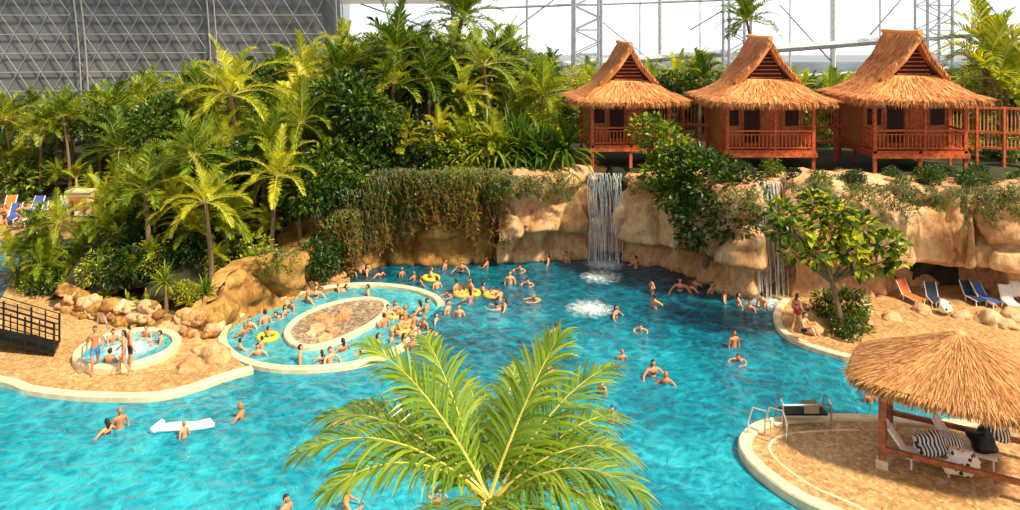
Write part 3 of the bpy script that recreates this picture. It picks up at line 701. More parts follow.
def hut():
    random.seed(3); mb=MB(); K='thatch_hut'
    mb.box((0,0.3,-.1),(5.7,5.4,.16),'hutwood')
    for x in(-2.7,-.9,.9,2.7): mb.box((x,0.3,-.3),(.16,5.4,.24),'hutwood')
    mb.box((0,-2.45,-.3),(5.8,.12,.28),'hutwood')
    for x in(-2.7,2.7):
        for yy in(-2.3,2.8): mb.beam((x,yy,-1.6),(x,yy,3.2),.2,.2,'hutwood')
    mb.beam((0,-2.3,-1.6),(0,-2.3,0),.2,.2,'hutwood'); mb.beam((0.3,-2.3,0),(0.3,-2.3,3.1),.14,.14,'hutwood')
    mb.box((0,-2.35,3.05),(5.6,.16,.22),'hutwood')
    for a,b in [((-2.65,-2.35),(2.65,-2.35)),((-2.7,-2.3),(-2.7,-.6)),((2.7,-2.3),(2.7,-.6))]:
        for z,h in((1.2,.12),(.97,.06),(.15,.08)): mb.beam((*a,z),(*b,z),.08,h,'hutwood')
        L=math.hypot(b[0]-a[0],b[1]-a[1]); n=int(L/.24)
        for i in range(n+1):
            t=i/n; x=a[0]+(b[0]-a[0])*t; y_=a[1]+(b[1]-a[1])*t; mb.beam((x,y_,.15),(x,y_,.97),.065,.06,'hutwood')
    mb.box((0,1.1,1.55),(5.2,3.4,3.1),'hutpanel')
    for x in(-2.6,-1.3,0,1.3,2.6): mb.box((x,-.62,1.55),(.12,.1,3.1),'hutwood')
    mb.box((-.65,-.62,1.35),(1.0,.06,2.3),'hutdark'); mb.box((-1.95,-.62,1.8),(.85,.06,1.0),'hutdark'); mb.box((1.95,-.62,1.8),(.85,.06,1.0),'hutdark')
    mb.box((.65,-.62,1.35),(.9,.08,2.3),'hutwood')
    z0=2.95; zg=z0+1.45; H=z0+4.05
    rings=[rect_ring(4.1,3.9,z0-.05),rect_ring(4.1,3.9,z0+.22)]
    for t in(.25,.5,.75,1.0):
        w=4.1+(1.9-4.1)*t**.85; d=3.9+(1.7-3.9)*t; z=z0+.22+(zg-z0-.22)*(t**1.3); rings.append(rect_ring(w,d,z))
    rings.append(rect_ring(0.3,0.3,zg+.1))
    n=40; vs=[v for r_ in rings for v in r_]
    fs=[(i*n+j,i*n+(j+1)%n,(i+1)*n+(j+1)%n,(i+1)*n+j) for i in range(len(rings)-1) for j in range(n)]
    fs.append(tuple(range(n-1,-1,-1)))
    mb.add(vs,fs,K)
    for i in range(2,len(rings)-2):
        for j in range(n):
            q=(rings[i][j],rings[i][(j+1)%n],rings[i+1][(j+1)%n],rings[i+1][j]); ar=((q[1]-q[0]).length)
            roofstraw(mb,q,int(6+ar*30),K,.5,.035)
    for j in range(n):
        q=(rings[1][j],rings[1][(j+1)%n],rings[2][(j+1)%n],rings[2][j]); roofstraw(mb,q,int(8+(q[1]-q[0]).length*36),K,.5,.035)
        c=(rings[0][j]+rings[0][(j+1)%n])/2; o=Vector((c.x,c.y,0)).normalized()
        thatch_fringe(mb,rings[1][j],rings[1][(j+1)%n],int(10+(q[1]-q[0]).length*45),.5,K,o)
    for s in(-1,1):
        yr=2.35; yb=1.85
        A=Vector((s*2.1,-yb,zg-.15)); B=Vector((s*2.1,yb,zg-.15)); C=Vector((0,yr,H)); Dd=Vector((0,-yr,H))
        Am=Vector((s*.85,-(yb+yr)/2,zg+(H-zg)*.47)); Bm=Vector((s*.85,(yb+yr)/2,zg+(H-zg)*.47))
        th=Vector((-s*.16,0,-.34)); 
        for (a,b,c,d) in ((A,B,Bm,Am),(Am,Bm,C,Dd)):
            vs=[a,b,c,d,a+th,b+th,c+th,d+th]
            mb.add(vs,[(0,1,2,3),(7,6,5,4),(0,3,7,4),(1,5,6,2),(0,4,5,1),(3,2,6,7)],K)
            roofstraw(mb,(a,b,c,d),420,K,.55,.035)
        for (a,b) in ((A,Am),(Am,Dd)): thatch_fringe(mb,a,b,50,.28,K,Vector((0,-1,0)))
    mb.tube([(0,-2.4,H+.03),(0,0,H+.0),(0,2.4,H+.03)],[.16,.14,.16],K,8)
    for yy in(-1.45,1.45):
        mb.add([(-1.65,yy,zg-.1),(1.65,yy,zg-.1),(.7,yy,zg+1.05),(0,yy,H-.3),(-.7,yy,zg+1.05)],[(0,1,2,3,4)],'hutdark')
    for i in range(7):
        z=zg+.1+i*.25; hw=max(.1,1.05*(1-(z-zg)/(H-zg-.1)))
        mb.box((0,-1.55,z),(2*hw,.06,.07),'hutwood')
    return mb.mesh('thatched_hut_mesh')
HM=hut()
for px,Y,z,rot,sc in [(624,48.8,6.4,.06,.84),(759,46.8,6.45,0.0,.89),(901,46.4,6.5,0.0,.93)]:
    p=WY(px,Y,z); inst(HM,'thatched_hut',p,rot,sc)
mb=MB()
for a,b in ((WY(655,50.5,0),WY(712,49.0,0)),(WY(795,48.5,0),WY(855,48.5,0)),(WY(950,47.0,0),WY(1060,45.5,0))):
    n=int((b-a).length/1.2)
    for z in(6.3,7.2,8.6): mb.beam((a.x,a.y,z),(b.x,b.y,z),.12,.14,'hutwood')
    for i in range(n+1):
        q=a.lerp(b,i/n); mb.beam((q.x,q.y,4.9),(q.x,q.y,8.7),.14,.14,'hutwood')
    n=int((b-a).length/.2)
    for i in range(n+1):
        q=a.lerp(b,i/n); mb.beam((q.x,q.y+.05,6.3),(q.x,q.y+.05,8.6),.07,.03,'hutpanel')
mb.obj('wooden_fence')

# ---------------- gazebo ----------------
def gazebo():
    random.seed(4); mb=MB(); K='thatch_gaz'; G='gazwood'
    n=40; ze=2.52; za=3.95; WX=3.05; WD=2.05
    rings=[rect_ring(WX,WD,ze-.12,n,4),rect_ring(WX,WD,ze+.14,n,4)]
    for t in(.2,.4,.6,.8,.97): rings.append(rect_ring(WX*(1-t)+.04,WD*(1-t)+.04,ze+.14+(za-ze)*(t**.93),n,4-1.6*t))
    vs=[v for r_ in rings for v in r_]; fs=[(i*n+j,i*n+(j+1)%n,(i+1)*n+(j+1)%n,(i+1)*n+j) for i in range(len(rings)-1) for j in range(n)]
    fs.append(tuple(range(n-1,-1,-1))); fs.append(tuple((len(rings)-1)*n+j for j in range(n))); mb.add(vs,fs,K)
    for i in range(1,len(rings)-1):
        for j in range(n):
            q=(rings[i][j],rings[i][(j+1)%n],rings[i+1][(j+1)%n],rings[i+1][j]); roofstraw(mb,q,int(6+(q[1]-q[0]).length*120),K,.32,.013,.04)
    for j in range(n):
        c=(rings[0][j]+rings[0][(j+1)%n])/2; o=Vector((c.x,c.y,0)).normalized(); L=(rings[1][j]-rings[1][(j+1)%n]).length
        thatch_fringe(mb,rings[1][j],rings[1][(j+1)%n],int(20+L*150),.38,K,o)
    mb.ell((0,0,za+.02),(.2,.2,.16),K)
    w,d=2.05,1.3
    for x in(-w,w):
        for y_ in(-d,d):
            mb.box((x,y_,.12),(.34,.34,.24),'rim'); mb.beam((x,y_,.2),(x,y_,ze+.05),.2,.2,G)
    for z,h in((.55,.14),(ze-.1,.16)):
        mb.beam((-w,-d,z),(w,-d,z),.14,h,G); mb.beam((-w,d,z),(w,d,z),.14,h,G); mb.beam((-w,-d,z),(-w,d,z),.14,h,G)
    mb.beam((w,-d,ze-.1),(w,d,ze-.1),.14,.16,G)
    for x in(-w,w):
        mb.beam((x,-d,ze-.1),(0,0,za-.2),.1,.1,G); mb.beam((x,d,ze-.1),(0,0,za-.2),.1,.1,G)
    return mb
gz=gazebo(); gz.obj('thatched_gazebo',(13.8,24.55,GZ),math.radians(-30))

def lounger(fk):
    mb=MB()
    mb.box((0,.1,.36),(.62,1.2,.06),fk)
    a=Matrix.Rotation(math.radians(55),3,'X'); mb.box((0,.95,.72),(.62,.95,.06),fk,a)
    for x in(-.34,.34):
        mb.beam((x,-.5,.34),(x,.75,.34),.05,.05,'white'); mb.beam((x,.7,.34),(x,1.25,1.12),.05,.05,'white')
        for y_ in(-.4,.6): mb.beam((x,y_,0),(x,y_,.34),.05,.05,'white')
    return mb.mesh('sun_lounger_'+fk)
LM={k:lounger('fabric_'+k) for k in('orange','navy','blue','white')}
for px,py,rt,k in [(915,303,.3,'orange'),(936,306,-.2,'navy'),(977,304,.1,'navy'),(992,306,.3,'blue'),(1012,309,-.2,'white')]:
    inst(LM[k],'sun_lounger',W(px,py,TZ),rt,.76)
for px,py,rt,k in [(10,224,.2,'blue'),(25,226,-.2,'white'),(40,222,.4,'blue'),(5,215,.2,'orange'),(30,216,0,'blue'),(58,216,.1,'white'),(110,226,.3,'white'),(95,218,.3,'orange'),(120,232,-.3,'blue')]:
    inst(LM[k],'sun_lounger',W(px,py,TZ),rt,1)
M['stripe'],nt,b=newmat('striped_towel_fabric')
tcn=nt.nodes.new('ShaderNodeTexCoord'); wv=nt.nodes.new('ShaderNodeTexWave'); wv.inputs['Scale'].default_value=3.2; wv.inputs['Distortion'].default_value=1.5
nt.links.new(tcn.outputs['Object'],wv.inputs['Vector']); rr=ramp(nt,[(0,(.02,.02,.03)),(.5,(.8,.8,.8))],'CONSTANT'); nt.links.new(wv.outputs['Fac'],rr.inputs['Fac']); nt.links.new(rr.outputs[0],b.inputs['Base Color'])
M['spots'],nt,b=newmat('spotted_bag_fabric')
tcn=nt.nodes.new('ShaderNodeTexCoord'); wv=nt.nodes.new('ShaderNodeTexVoronoi'); wv.inputs['Scale'].default_value=6
nt.links.new(tcn.outputs['Object'],wv.inputs['Vector']); rr=ramp(nt,[(0,(.03,.02,.02)),(.35,(.85,.8,.72))],'CONSTANT'); nt.links.new(wv.outputs['Distance'],rr.inputs['Fac']); nt.links.new(rr.outputs[0],b.inputs['Base Color'])
def lump(name,p,s,k,seed):
    bm=bmesh.new(); bmesh.ops.create_icosphere(bm,subdivisions=3,radius=1)
    for v in bm.verts:
        d=noise.noise(v.co*1.4+Vector((seed,0,0)))*.5; v.co=Vector((v.co.x*s[0],v.co.y*s[1],max(v.co.z,-.6)*s[2]))*(1+d)
    me=bpy.data.meshes.new(name); bm.to_mesh(me); bm.free(); me.materials.append(M[k])
    for q in me.polygons: q.use_smooth=True
    inst(me,name,p)
gp=lambda px,py: W(px,py,GZ)
inst(LM['white'],'sun_lounger',gp(932,468),1.2,1); inst(LM['white'],'sun_lounger',gp(979,462),1.0,1)
lump('striped_towel',gp(936,463)+Vector((0,0,.6)),(.75,.45,.34),'stripe',1)
lump('spotted_beach_bag',gp(961,478)+Vector((0,0,.45)),(.45,.3,.5),'spots',2)
lump('dark_towel',gp(982,461)+Vector((0,0,.6)),(.4,.35,.4),'darkmetal',3)
lump('striped_towel',gp(994,452)+Vector((0,0,.7)),(.5,.35,.4),'stripe',5)
lump('spotted_ball',W(944,314,TZ)+Vector((0,0,.35)),(.32,.32,.32),'spots',6)
lump('white_towel',W(1015,300,TZ)+Vector((0,0,.5)),(.5,.35,.4),'white',8)
mb=MB()
for dx in(0,.55):
    p=gp(753,436)+Vector((dx,0,0)); mb.tube([p+Vector((-.2,.0,-.6)),p+Vector((-.15,0,.5)),p+Vector((0,0,.95)),p+Vector((.35,-.25,.95)),p+Vector((.45,-.35,.6)),p+Vector((.45,-.35,0))],.03,'steel')
mb.obj('pool_ladder')
mb=MB(); p=gp(805,426)
for dx in(-.8,.8):
    mb.tube([p+Vector((dx,-.2,0)),p+Vector((dx,-.2,.8)),p+Vector((dx,.0,.9)),p+Vector((dx,.4,.85)),p+Vector((dx,.6,.0))],.035,'steel')
mb.tube([p+Vector((-.8,-.2,.8)),p+Vector((.8,-.2,.8))],.03,'steel'); mb.box(p+Vector((0,.2,.4)),(1.5,.5,.06),'darkmetal'); mb.box(p+Vector((.2,.1,.6)),(.5,.35,.3),'steel')
mb.obj('pool_lift')
# footbridge
mb=MB(); A=W(-60,338,.6); B=W(54,346,.6); o=Vector((-.4,1.1,0))
for off in(Vector((0,0,0)),o):
    a=A+off;b=B+off
    for z in(.15,.4,.65,.85,1.1): mb.tube([a+Vector((0,0,z+.5)),a.lerp(b,.5)+Vector((0,0,z+.35)),b+Vector((0,0,z-.2))],.022,'darkmetal',5)
    for i in range(9):
        q=a.lerp(b,i/8); h=.5-.7*(i/8)**1.1; mb.tube([q+Vector((0,0,h-.1)),q+Vector((0,0,h+1.1))],.03 if i%2 else .045,'darkmetal',5)
mb.add([A+Vector((0,0,.45)),B+Vector((0,0,-.25)),B+o+Vector((0,0,-.25)),A+o+Vector((0,0,.45)),A+Vector((0,0,.3)),B+Vector((0,0,-.4)),B+o+Vector((0,0,-.4)),A+o+Vector((0,0,.3))],[(0,1,2,3),(7,6,5,4),(0,4,5,1),(2,6,7,3),(0,3,7,4),(1,5,6,2)],'darkmetal')
mb.obj('footbridge')
mb=MB(); p=W(81,216,TZ); mb.box(p+Vector((0,0,.9)),(1.5,.8,1.6),'rim'); mb.box(p+Vector((0,-.42,1.0)),(1.2,.05,.9),'hutpanel')
for i in range(3):
    mb.box(p+Vector((-.35+.35*i,-.46,1.0)),(.2,.03,.5),'hutwood')
mb.box(p+Vector((0,0,1.75)),(1.7,1.0,.12),'rim'); mb.obj('drinks_kiosk')

# ---------------- waterfalls ----------------
def fall(name,px0,px1,Yl,zt,yout,n=60):
    mb=MB(); b=WY((px0+px1)/2,Yl-yout,0.0)
    for i in range(n):
        px=U(px0,px1); p=WY(px,Yl,zt); v=yout*U(.7,1.25); h=zt*(1 if R()<.7 else U(.3,.9)); pts=[]
        t0=0 if R()<.6 else U(0,.4)
        for j in range(8):
            t=t0+(1-t0)*j/7; z=zt-h*t*t
            pts.append(Vector((p.x+.06*math.sin(j*1.3+i),Yl+.4-(v+.4)*t,z))-b)
        mb.tube(pts,[.022*U(.4,1.4)*(1-.3*t/7) for t in range(8)],'fall',4)
        for k_ in range(5):
            t=U(.3,1); q=Vector((p.x+U(-.12,.12),Yl+.4-(v+.4)*t+U(-.1,.1),zt-zt*t*t))-b; mb.ell(q,(.02,.02,.05),'fall',5,4)
    wdt=(px1-px0)*Yl/F*.5
    for i in range(30):
        a=U(0,6.28); rr=R()**.8*wdt; q=Vector((math.cos(a)*rr,math.sin(a)*rr*.6,.0)); s=U(.03,.07); mb.ell(q,(s,s,s*.6),'foamdrop',6,4)
    n=30; mb.add([(1.9*math.cos(i*6.283/n),1.6*math.sin(i*6.283/n),.03) for i in range(n)],[tuple(range(n))],'foam')
    mb.obj(name,b)
fall('waterfall',587,622,45.4,4.95,.6,62)
fall('waterfall',754,786,40.0,5.6,.7,46)
def foam(px,py,rx,ry):
    mb=MB(); c=W(px,py,0)
    n=30; mb.add([(rx*math.cos(i*6.283/n),ry*math.sin(i*6.283/n),.03) for i in range(n)],[tuple(range(n))],'foam')
    for i in range(30):
        a=U(0,6.28); r_=R()**1.1*.5; s=U(.03,.07); mb.ell((rx*r_*math.cos(a),ry*r_*math.sin(a),.02),(s,s,s*.7),'foamdrop',6,4)
    mb.obj('bubbling_foam',c)
foam(590,309,2.0,1.7); foam(602,277,1.5,1.5); foam(765,303,1.5,1.2)

# ---------------- people ----------------
def person(name,J,long=False,female=False):
    names=['pel','sp','ch','nk','hb','shL','elL','wrL','shR','elR','wrR','hpL','knL','anL','toL','hpR','knR','anR','toR']
    rad={'pel':(.135,.10),'sp':(.115,.09),'ch':(.14,.10),'nk':(.055,.055),'hb':(.05,.05),'sh':(.062,.06),'el':(.042,.042),'wr':(.028,.024),'hp':(.088,.09),'kn':(.055,.058),'an':(.038,.04),'to':(.03,.025)}
    E=[('pel','sp'),('sp','ch'),('ch','nk'),('nk','hb')]
    for s in'LR': E+=[('ch','sh'+s),('sh'+s,'el'+s),('el'+s,'wr'+s),('pel','hp'+s),('hp'+s,'kn'+s),('kn'+s,'an'+s),('an'+s,'to'+s)]
    bm=bmesh.new(); sk=bm.verts.layers.skin.verify(); V={}
    for n_ in names:
        v=bm.verts.new(J[n_]); V[n_]=v
        k='pel' if n_=='pel' else n_[:2]
        v[sk].radius=rad[k]; v[sk].use_root=(n_=='pel')
    for a,b in E: bm.edges.new((V[a],V[b]))
    me=bpy.data.meshes.new('tmp'); bm.to_mesh(me); bm.free()
    o=bpy.data.objects.new('tmp',me); scene.collection.objects.link(o)
    o.modifiers.new('s','SKIN'); md=o.modifiers.new('ss','SUBSURF'); md.levels=1; md.render_levels=1
    dg=bpy.context.evaluated_depsgraph_get(); ev=o.evaluated_get(dg); em=ev.to_mesh()
    vs=[v.co.copy() for v in em.vertices]; fs=[tuple(p.vertices) for p in em.polygons]
    ev.to_mesh_clear(); bpy.data.objects.remove(o)
    def segd(p,a,b):
        a=Vector(a);b=Vector(b);d=b-a;t=max(0,min(1,(p-a).dot(d)/d.length_squared)); return (p-a-d*t).length,t
    mb=MB(); g={'skin':[],'swim':[]}
    for f in fs:
        c=sum((vs[i] for i in f),Vector())/len(f); best=min(((*segd(c,J[a],J[b]),a,b) for a,b in E),key=lambda x:x[0])
        _,t,a,b=best; k='skin'
        if (a=='pel' and b[:2]=='hp') or (a[:2]=='hp' and t<(.12 if female else .6)) or (a=='pel' and b=='sp' and t<.15): k='swim'
        if female and ((a=='sp' and t>.45) or (a=='pel' and b=='sp' and t<.9)): k='swim'
        g[k].append(f)
    mb.v=[tuple(v) for v in vs]
    for k in g:
        i=mb.mi(k)
        for f in g[k]: mb.f.append(f); mb.m.append(i)
    nk=Vector(J['nk']);hb=Vector(J['hb']); hd=Vector(J['head']); f=Vector(J.get('face',(0,-1,0))).normalized(); upv=Vector((0,0,1)); x=f.cross(upv).normalized(); upv=x.cross(f)
    Rm=Matrix((( -x.x,-f.x,upv.x),(-x.y,-f.y,upv.y),(-x.z,-f.z,upv.z)))
    def hf(p,d):
        if p.z<0: q=1-.30*(-p.z/.115)**1.3; p=Vector((p.x*q,p.y*(1-.12*(-p.z/.115)),p.z))
        return p
    mb.ell(hd,(.076,.094,.116),'skin',14,10,Rm,hf)
    mb.ell(hd+Rm@Vector((0,-.098,-.018)),(.012,.018,.022),'skin',6,5,Rm)
    for s in(-1,1):
        mb.ell(hd+Rm@Vector((s*.078,0,-.01)),(.012,.02,.03),'skin',6,5,Rm); mb.ell(hd+Rm@Vector((s*.03,-.086,.008)),(.013,.008,.008),'eyes',6,4,Rm)
    mb.ell(hd+Rm@Vector((0,-.083,-.058)),(.025,.01,.008),'lips',6,4,Rm)
    nu,nv=14,10; hv=[];idx2={}
    for i in range(nv+1):
        th=math.pi*i/nv
        for j in range(nu):
            ph=2*math.pi*j/nu; d=Vector((math.sin(th)*math.cos(ph),math.sin(th)*math.sin(ph),math.cos(th)))
            hv.append(hd+Rm@Vector((d.x*.088,d.y*.106+.004,d.z*.13)))
            idx2[(i,j)]=d
    hfcs=[]
    for i in range(nv):
        for j in range(nu):
            d=(idx2[(i,j)]+idx2[(i+1,(j+1)%nu)])/2
            if d.z>.48 or (d.y>-.15 and d.z>-.35) : hfcs.append((i*nu+j,(i+1)*nu+j,(i+1)*nu+(j+1)%nu,i*nu+(j+1)%nu))
    mb.add(hv,hfcs,'hair')
    if long: mb.ell(hd+Rm@Vector((0,.075,-.10)),(.075,.045,.15),'hair',10,7,Rm)
    for s,sg in(('L',-1),('R',1)):
        w=Vector(J['wr'+s]); e=Vector(J['el'+s]); d=(w-e).normalized(); lat=d.cross(Vector((sg,0,.2)))
        if lat.length<.1: lat=Vector((0,-1,0))
        lat.normalize(); nn=d.cross(lat).normalized()
        Mx=Matrix((lat,nn,d)).transposed()
        mb.ell(w+d*.045,(.04,.018,.055),'skin',8,6,Mx)
        for i in range(4):
            b=w+d*.08+lat*(-.027+.018*i); L=(.06,.072,.078,.066)[3-i]; q1=b+d*L*.5+nn*.004; q2=b+d*L*.85+nn*.016; mb.tube([b-d*.02,b,q1,q2],[.009,.0095,.0085,.006],'skin',5)
        b=w+d*.03+lat*.034; mb.tube([b-lat*.01,b+lat*.02+d*.025,b+lat*.028+d*.055],[.011,.010,.007],'skin',5)
    return mb.mesh(name,True)
def base(**kw):
    J=dict(pel=(0,0,.95),sp=(0,.0,1.12),ch=(0,0,1.32),nk=(0,.01,1.47),hb=(0,0,1.53),head=(0,-.015,1.62),
      shL=(-.19,0,1.40),elL=(-.26,.03,1.12),wrL=(-.25,-.08,.88),shR=(.19,0,1.40),elR=(.26,.03,1.12),wrR=(.25,-.08,.88),
      hpL=(-.09,0,.88),knL=(-.11,-.02,.5),anL=(-.11,.03,.09),toL=(-.13,-.14,.035),hpR=(.09,0,.88),knR=(.11,-.02,.5),anR=(.11,.03,.09),toR=(.13,-.14,.035))
    J.update(kw); return J
P_=[]
P_.append(person('person_standing',base()))
P_.append(person('person_wading',base(elL=(-.40,-.06,1.20),wrL=(-.50,-.26,1.08),elR=(.40,-.06,1.20),wrR=(.50,-.26,1.08)),True,True))
P_.append(person('person_wading_b',base(elL=(-.34,-.16,1.22),wrL=(-.16,-.36,1.2),elR=(.36,-.12,1.22),wrR=(.25,-.36,1.15),face=(.4,-1,-.1))))
P_.append(person('person_waving',base(elL=(-.36,-.05,1.62),wrL=(-.30,-.1,1.86),elR=(.38,-.05,1.18),wrR=(.48,-.2,1.05),face=(-.3,-1,.1))))
P_.append(person('person_hands_on_head',base(elL=(-.42,-.02,1.55),wrL=(-.16,.02,1.72),elR=(.42,-.02,1.55),wrR=(.16,.02,1.72)),True,True))
walk=person('person_walking',base(knL=(-.1,-.22,.52),anL=(-.1,-.22,.10),toL=(-.11,-.40,.05),knR=(.1,.04,.5),anR=(.1,.30,.16),toR=(.11,.18,.04),elL=(-.26,.12,1.14),wrL=(-.26,.06,.9),elR=(.26,-.08,1.13),wrR=(.25,-.28,1.0)))
walkf=person('person_walking_b',base(knL=(-.1,-.15,.52),anL=(-.1,-.14,.10),toL=(-.11,-.32,.05),knR=(.1,.04,.5),anR=(.1,.22,.14),toR=(.11,.10,.04),elL=(-.30,.02,1.15),wrL=(-.22,-.2,1.0)),True,True)
sit=person('person_sitting',base(pel=(0,0,.12),sp=(0,-.01,.30),ch=(0,-.05,.50),nk=(0,-.06,.65),hb=(0,-.08,.71),head=(0,-.1,.80),shL=(-.19,-.05,.58),elL=(-.27,-.16,.34),wrL=(-.2,-.38,.42),shR=(.19,-.05,.58),elR=(.27,-.16,.34),wrR=(.2,-.38,.42),hpL=(-.09,-.03,.10),knL=(-.15,-.42,.38),anL=(-.12,-.62,.03),toL=(-.13,-.80,0.0),hpR=(.09,-.03,.10),knR=(.15,-.42,.38),anR=(.12,-.62,.03),toR=(.13,-.80,0.0)))
swim=person('person_swimming',base(pel=(0,.55,-.20),sp=(0,.38,-.13),ch=(0,.16,-.04),nk=(0,.03,.05),hb=(0,-.02,.09),head=(0,-.07,.17),shL=(-.19,.12,.0),elL=(-.33,-.12,-.02),wrL=(-.25,-.38,0.0),shR=(.19,.12,.0),elR=(.33,-.12,-.02),wrR=(.25,-.38,0.0),hpL=(-.09,.62,-.22),knL=(-.12,.98,-.32),anL=(-.12,1.36,-.28),toL=(-.13,1.52,-.34),hpR=(.09,.62,-.22),knR=(.12,.98,-.32),anR=(.12,1.36,-.28),toR=(.13,1.52,-.34)))
random.seed(77)
PP=[(107,434,1),(120,428,0),(241,418,2),(184,437,2),(245,337,1),(262,347,0),(268,337,2),(258,356,1),(292,309,0),(308,303,2),(285,316,1),(265,324,0),(277,318,5),(330,363,2),(322,362,1),(343,352,0),(368,296,1),(378,350,2),(384,328,0),(396,338,1),
(405,320,0),(414,326,2),(420,316,1),(427,311,0),(412,351,1),(426,347,5),(430,350,2),(392,342,0),(436,322,1),(419,336,2),(409,327,2),(380,277,1),(402,276,0),(431,278,2),(445,269,1),(462,273,0),(487,267,2),(456,292,1),(483,292,0),(493,295,2),(497,308,5),(505,309,1),(510,284,0),(528,284,5),(548,263,1),(566,262,0),(618,262,1),(652,293,4),(655,308,2),(556,338,2),(616,317,1),(622,360,0),(653,377,1),(666,384,2),(602,394,0),(607,449,1),(734,347,2),(739,361,5),(612,422,1),(400,432,0),(418,427,1),(437,508,4),(344,424,5),(286,512,0),(346,512,1),(870,402,2),(690,291,1),(712,293,0),(738,306,1),(750,310,2),(762,308,0),(673,270,1),(448,313,1),(459,316,2),(418,440,0),(548,370,5),(680,292,0),(695,290,2),(742,291,2),(463,294,2),(471,293,1),(636,268,2),(725,300,1),(352,276,0),(367,274,1),(420,285,1),(437,288,0),(640,330,5),
(395,315,1),(401,330,2),(424,328,0),(432,334,5),(388,318,2),(316,298,1),(338,292,0),(240,350,2),(250,328,1),(300,362,0),(360,355,5),(414,280,2),(448,296,5),(470,303,0),(520,270,5),(500,300,2),(535,300,5),(345,290,5),(412,340,0),(404,346,1)]
for px,py,k in PP:
    p=W(px,py,0)
    if k==5: inst(swim,'swimmer',(p.x,p.y,0),U(-2.2,2.2),U(.95,1.1)); continue
    s=U(.92,1.08) if R()<.8 else U(.75,.85)
    me=P_[min(k,4)] if R()<.75 else random.choice(P_[:3])
    inst(me,'swimmer',(p.x,p.y,-(U(1.0,1.25))*s),U(-2.6,2.6),s)
inst(walk,'walking_man',W(95,373,TZ),.5,1.05); inst(walkf,'walking_woman',W(124,375,TZ),-1.2,1.0)
inst(P_[0],'standing_man',W(130,371,TZ),2.2,1.05)
inst(walkf,'walking_woman',W(797,333,TZ),2.0,1.0); inst(sit,'sitting_person',W(803,333,.5),.8,1.0)
for a,rt in ((.5,-1),(1.4,0),(2.5,1),(4.6,3.1)):
    inst(sit,'bather',wc+Vector((1.3*math.cos(a),1.3*math.sin(a),-.25)),a-math.pi/2+0.0,1)
for px,py in [(60,230),(72,228),(20,230),(45,232),(96,226),(5,232),(84,232),(112,234)]:
    inst(random.choice([P_[0],walk,walkf]),'standing_person',W(px,py,TZ),U(0,6),1)
for px,py in [(75,250),(62,254),(88,258),(70,264),(102,256)]:
    p=W(px,py,0); inst(random.choice(P_[:4]),'swimmer',(p.x,p.y,-1.0),U(0,6),1)
mb=MB()
for i in range(3): mb.tube([Vector((-1.0+i*.12,-.15+i*.15,0)),Vector((-.3,-.15+i*.15,.03)),Vector((.3,-.1+i*.15,-.02)),Vector((1.0-i*.1,0+i*.15,0.03))],.085,'white',8)
mb.tube([Vector((-.95,-.25,.05)),Vector((-.8,.3,.05))],.12,'white',8)
mb.obj('inflatable_mattress',W(184,427,.06),.1,smooth=True)
tm=MB(); tm.tube([Vector((.38*math.cos(i*.2618),.38*math.sin(i*.2618),0)) for i in range(24)],.12,'ringcol',10,True); TM=tm.mesh('ring',True)
for px,py in [(463,294),(471,293),(431,278),(395,315),(401,330),(268,337),(493,295)]:
    inst(TM,'swim_ring',W(px,py,.06),0,1)

# ---------------- dome hall ----------------
M['hull'],nt,b=newmat('dome_wall_fabric'); b.inputs['Roughness'].default_value=.6
tcn=nt.nodes.new('ShaderNodeNewGeometry'); nn=nt.nodes.new('ShaderNodeTexNoise'); nn.inputs['Scale'].default_value=.12; nt.links.new(tcn.outputs['Position'],nn.inputs['Vector'])
rr=ramp(nt,[(.3,(.14,.15,.17)),(.7,(.24,.25,.275))]); nt.links.new(nn.outputs['Fac'],rr.inputs['Fac']); nt.links.new(rr.outputs[0],b.inputs['Base Color'])
def dw(x,z): return Vector((x,86-((z-2)/40)**2*14+ -((x+20)/60)**2*6,z))
mb=MB(); xs=[-100+i*2.0 for i in range(42)]; zs=[-2+i*2 for i in range(24)]
xs=[x for x in xs if x<=-18]
vs=[dw(x,z)+Vector((0,.3,0)) for x in xs for z in zs]; n=len(zs)
mb.add(vs,[(i*n+j,(i+1)*n+j,(i+1)*n+j+1,i*n+j+1) for i in range(len(xs)-1) for j in range(n-1)],'hull')
mb.obj('wall_left')
mb=MB(); dx=1.15; dz=2.0
for j in range(22):
    z=j*dz; mb.tube([dw(-100+i*4,z) for i in range(21)],.05,'hullline',4)
    for i in range(0,int(82/dx/2)):
        x=-100+i*dx*2
        if x+2*dx>-18: break
        o=dx if j%2 else 0
        mb.tube([dw(x+o,z),dw(x+dx+o,z+dz)],.045,'hullline',4); mb.tube([dw(x+dx+o,z+dz),dw(x+2*dx+o,z)],.045,'hullline',4)
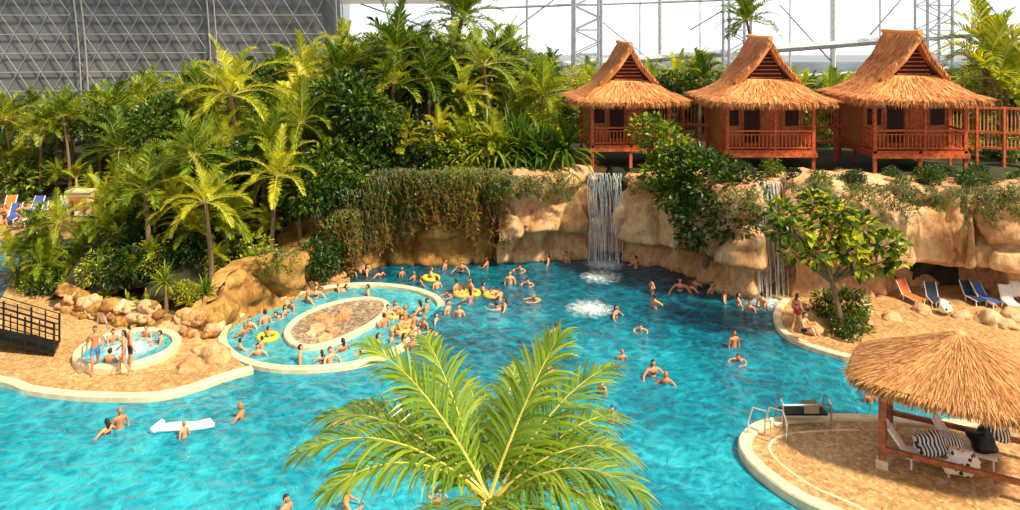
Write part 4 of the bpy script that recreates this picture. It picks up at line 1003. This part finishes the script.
for x in (-86,-72.5,-59,-45,-31.5,-18):
    for q in(-.35,.35): mb.tube([dw(x+q,z*2.0)+Vector((0,-.2,0)) for z in range(22)],.09,'hullline',6)
mb.obj('dome_lattice')
mb=MB(); T='truss'
def mast(px,w,Y=84):
    X=(px-510)*Y/F
    for s in(-1,1):
        for yy in(0,w): mb.tube([(X+s*w/2,Y+yy,0),(X+s*w/2,Y+yy,34)],.17,T,6)
    z=2
    while z<34:
        for yy in (0,w):
            mb.tube([(X-w/2,Y+yy,z),(X+w/2,Y+yy,z+1.3)],.1,T,4); mb.tube([(X+w/2,Y+yy,z+1.3),(X-w/2,Y+yy,z+2.6)],.1,T,4)
            mb.tube([(X-w/2,Y+yy,z),(X+w/2,Y+yy,z)],.1,T,4)
        z+=2.6
mast(588,2.8); mast(740,2.3); mast(940,2.6)
mb.obj('truss_mast')
mb=MB()
def P3(px,py,Y=88): return WY(px,Y,CH-(py-HY)*Y/F)
for a,b,r_ in [((480,72),(1080,25),.45),((480,92),(1080,62),.2),((480,8),(1080,-12),.16)]: mb.tube([P3(*a),P3(*b)],r_,'frame',8)
for px,r_ in [(400,.2),(452,.1),(527,.14),(640,.1),(660,.22),(700,.08),(790,.1),(833,.3),(880,.1),(985,.12),(1040,.2)]:
    mb.tube([(P3(px,50).x,88,0),(P3(px,50).x,88,34)],r_,'frame',6)
for a,b in [((870,35),(905,-5)),((780,5),(830,60)),((600,20),(650,60)),((985,0),(1010,30)),((690,30),(740,0)),((350,0),(520,60)),((900,60),(960,0)),((500,40),(560,-5))]: mb.tube([P3(*a),P3(*b)],.1,T,5)
mb.obj('window_frame')
mb=MB(); mb.add([(-18,90,9.5),(90,90,9.5),(90,90,36),(-18,90,36)],[(0,1,2,3)],'window'); mb.obj('window_1')
mb=MB(); mb.add([P3(300,62,92),P3(1200,62,92),WY(1200,92,-2),WY(300,92,-2)],[(0,1,2,3)],'glasspanel'); mb.obj('wall_back')
mb=MB(); mb.box((P3(400,0).x,87,16.0),(18,.6,1.6),'hullline'); mb.obj('trim_1')
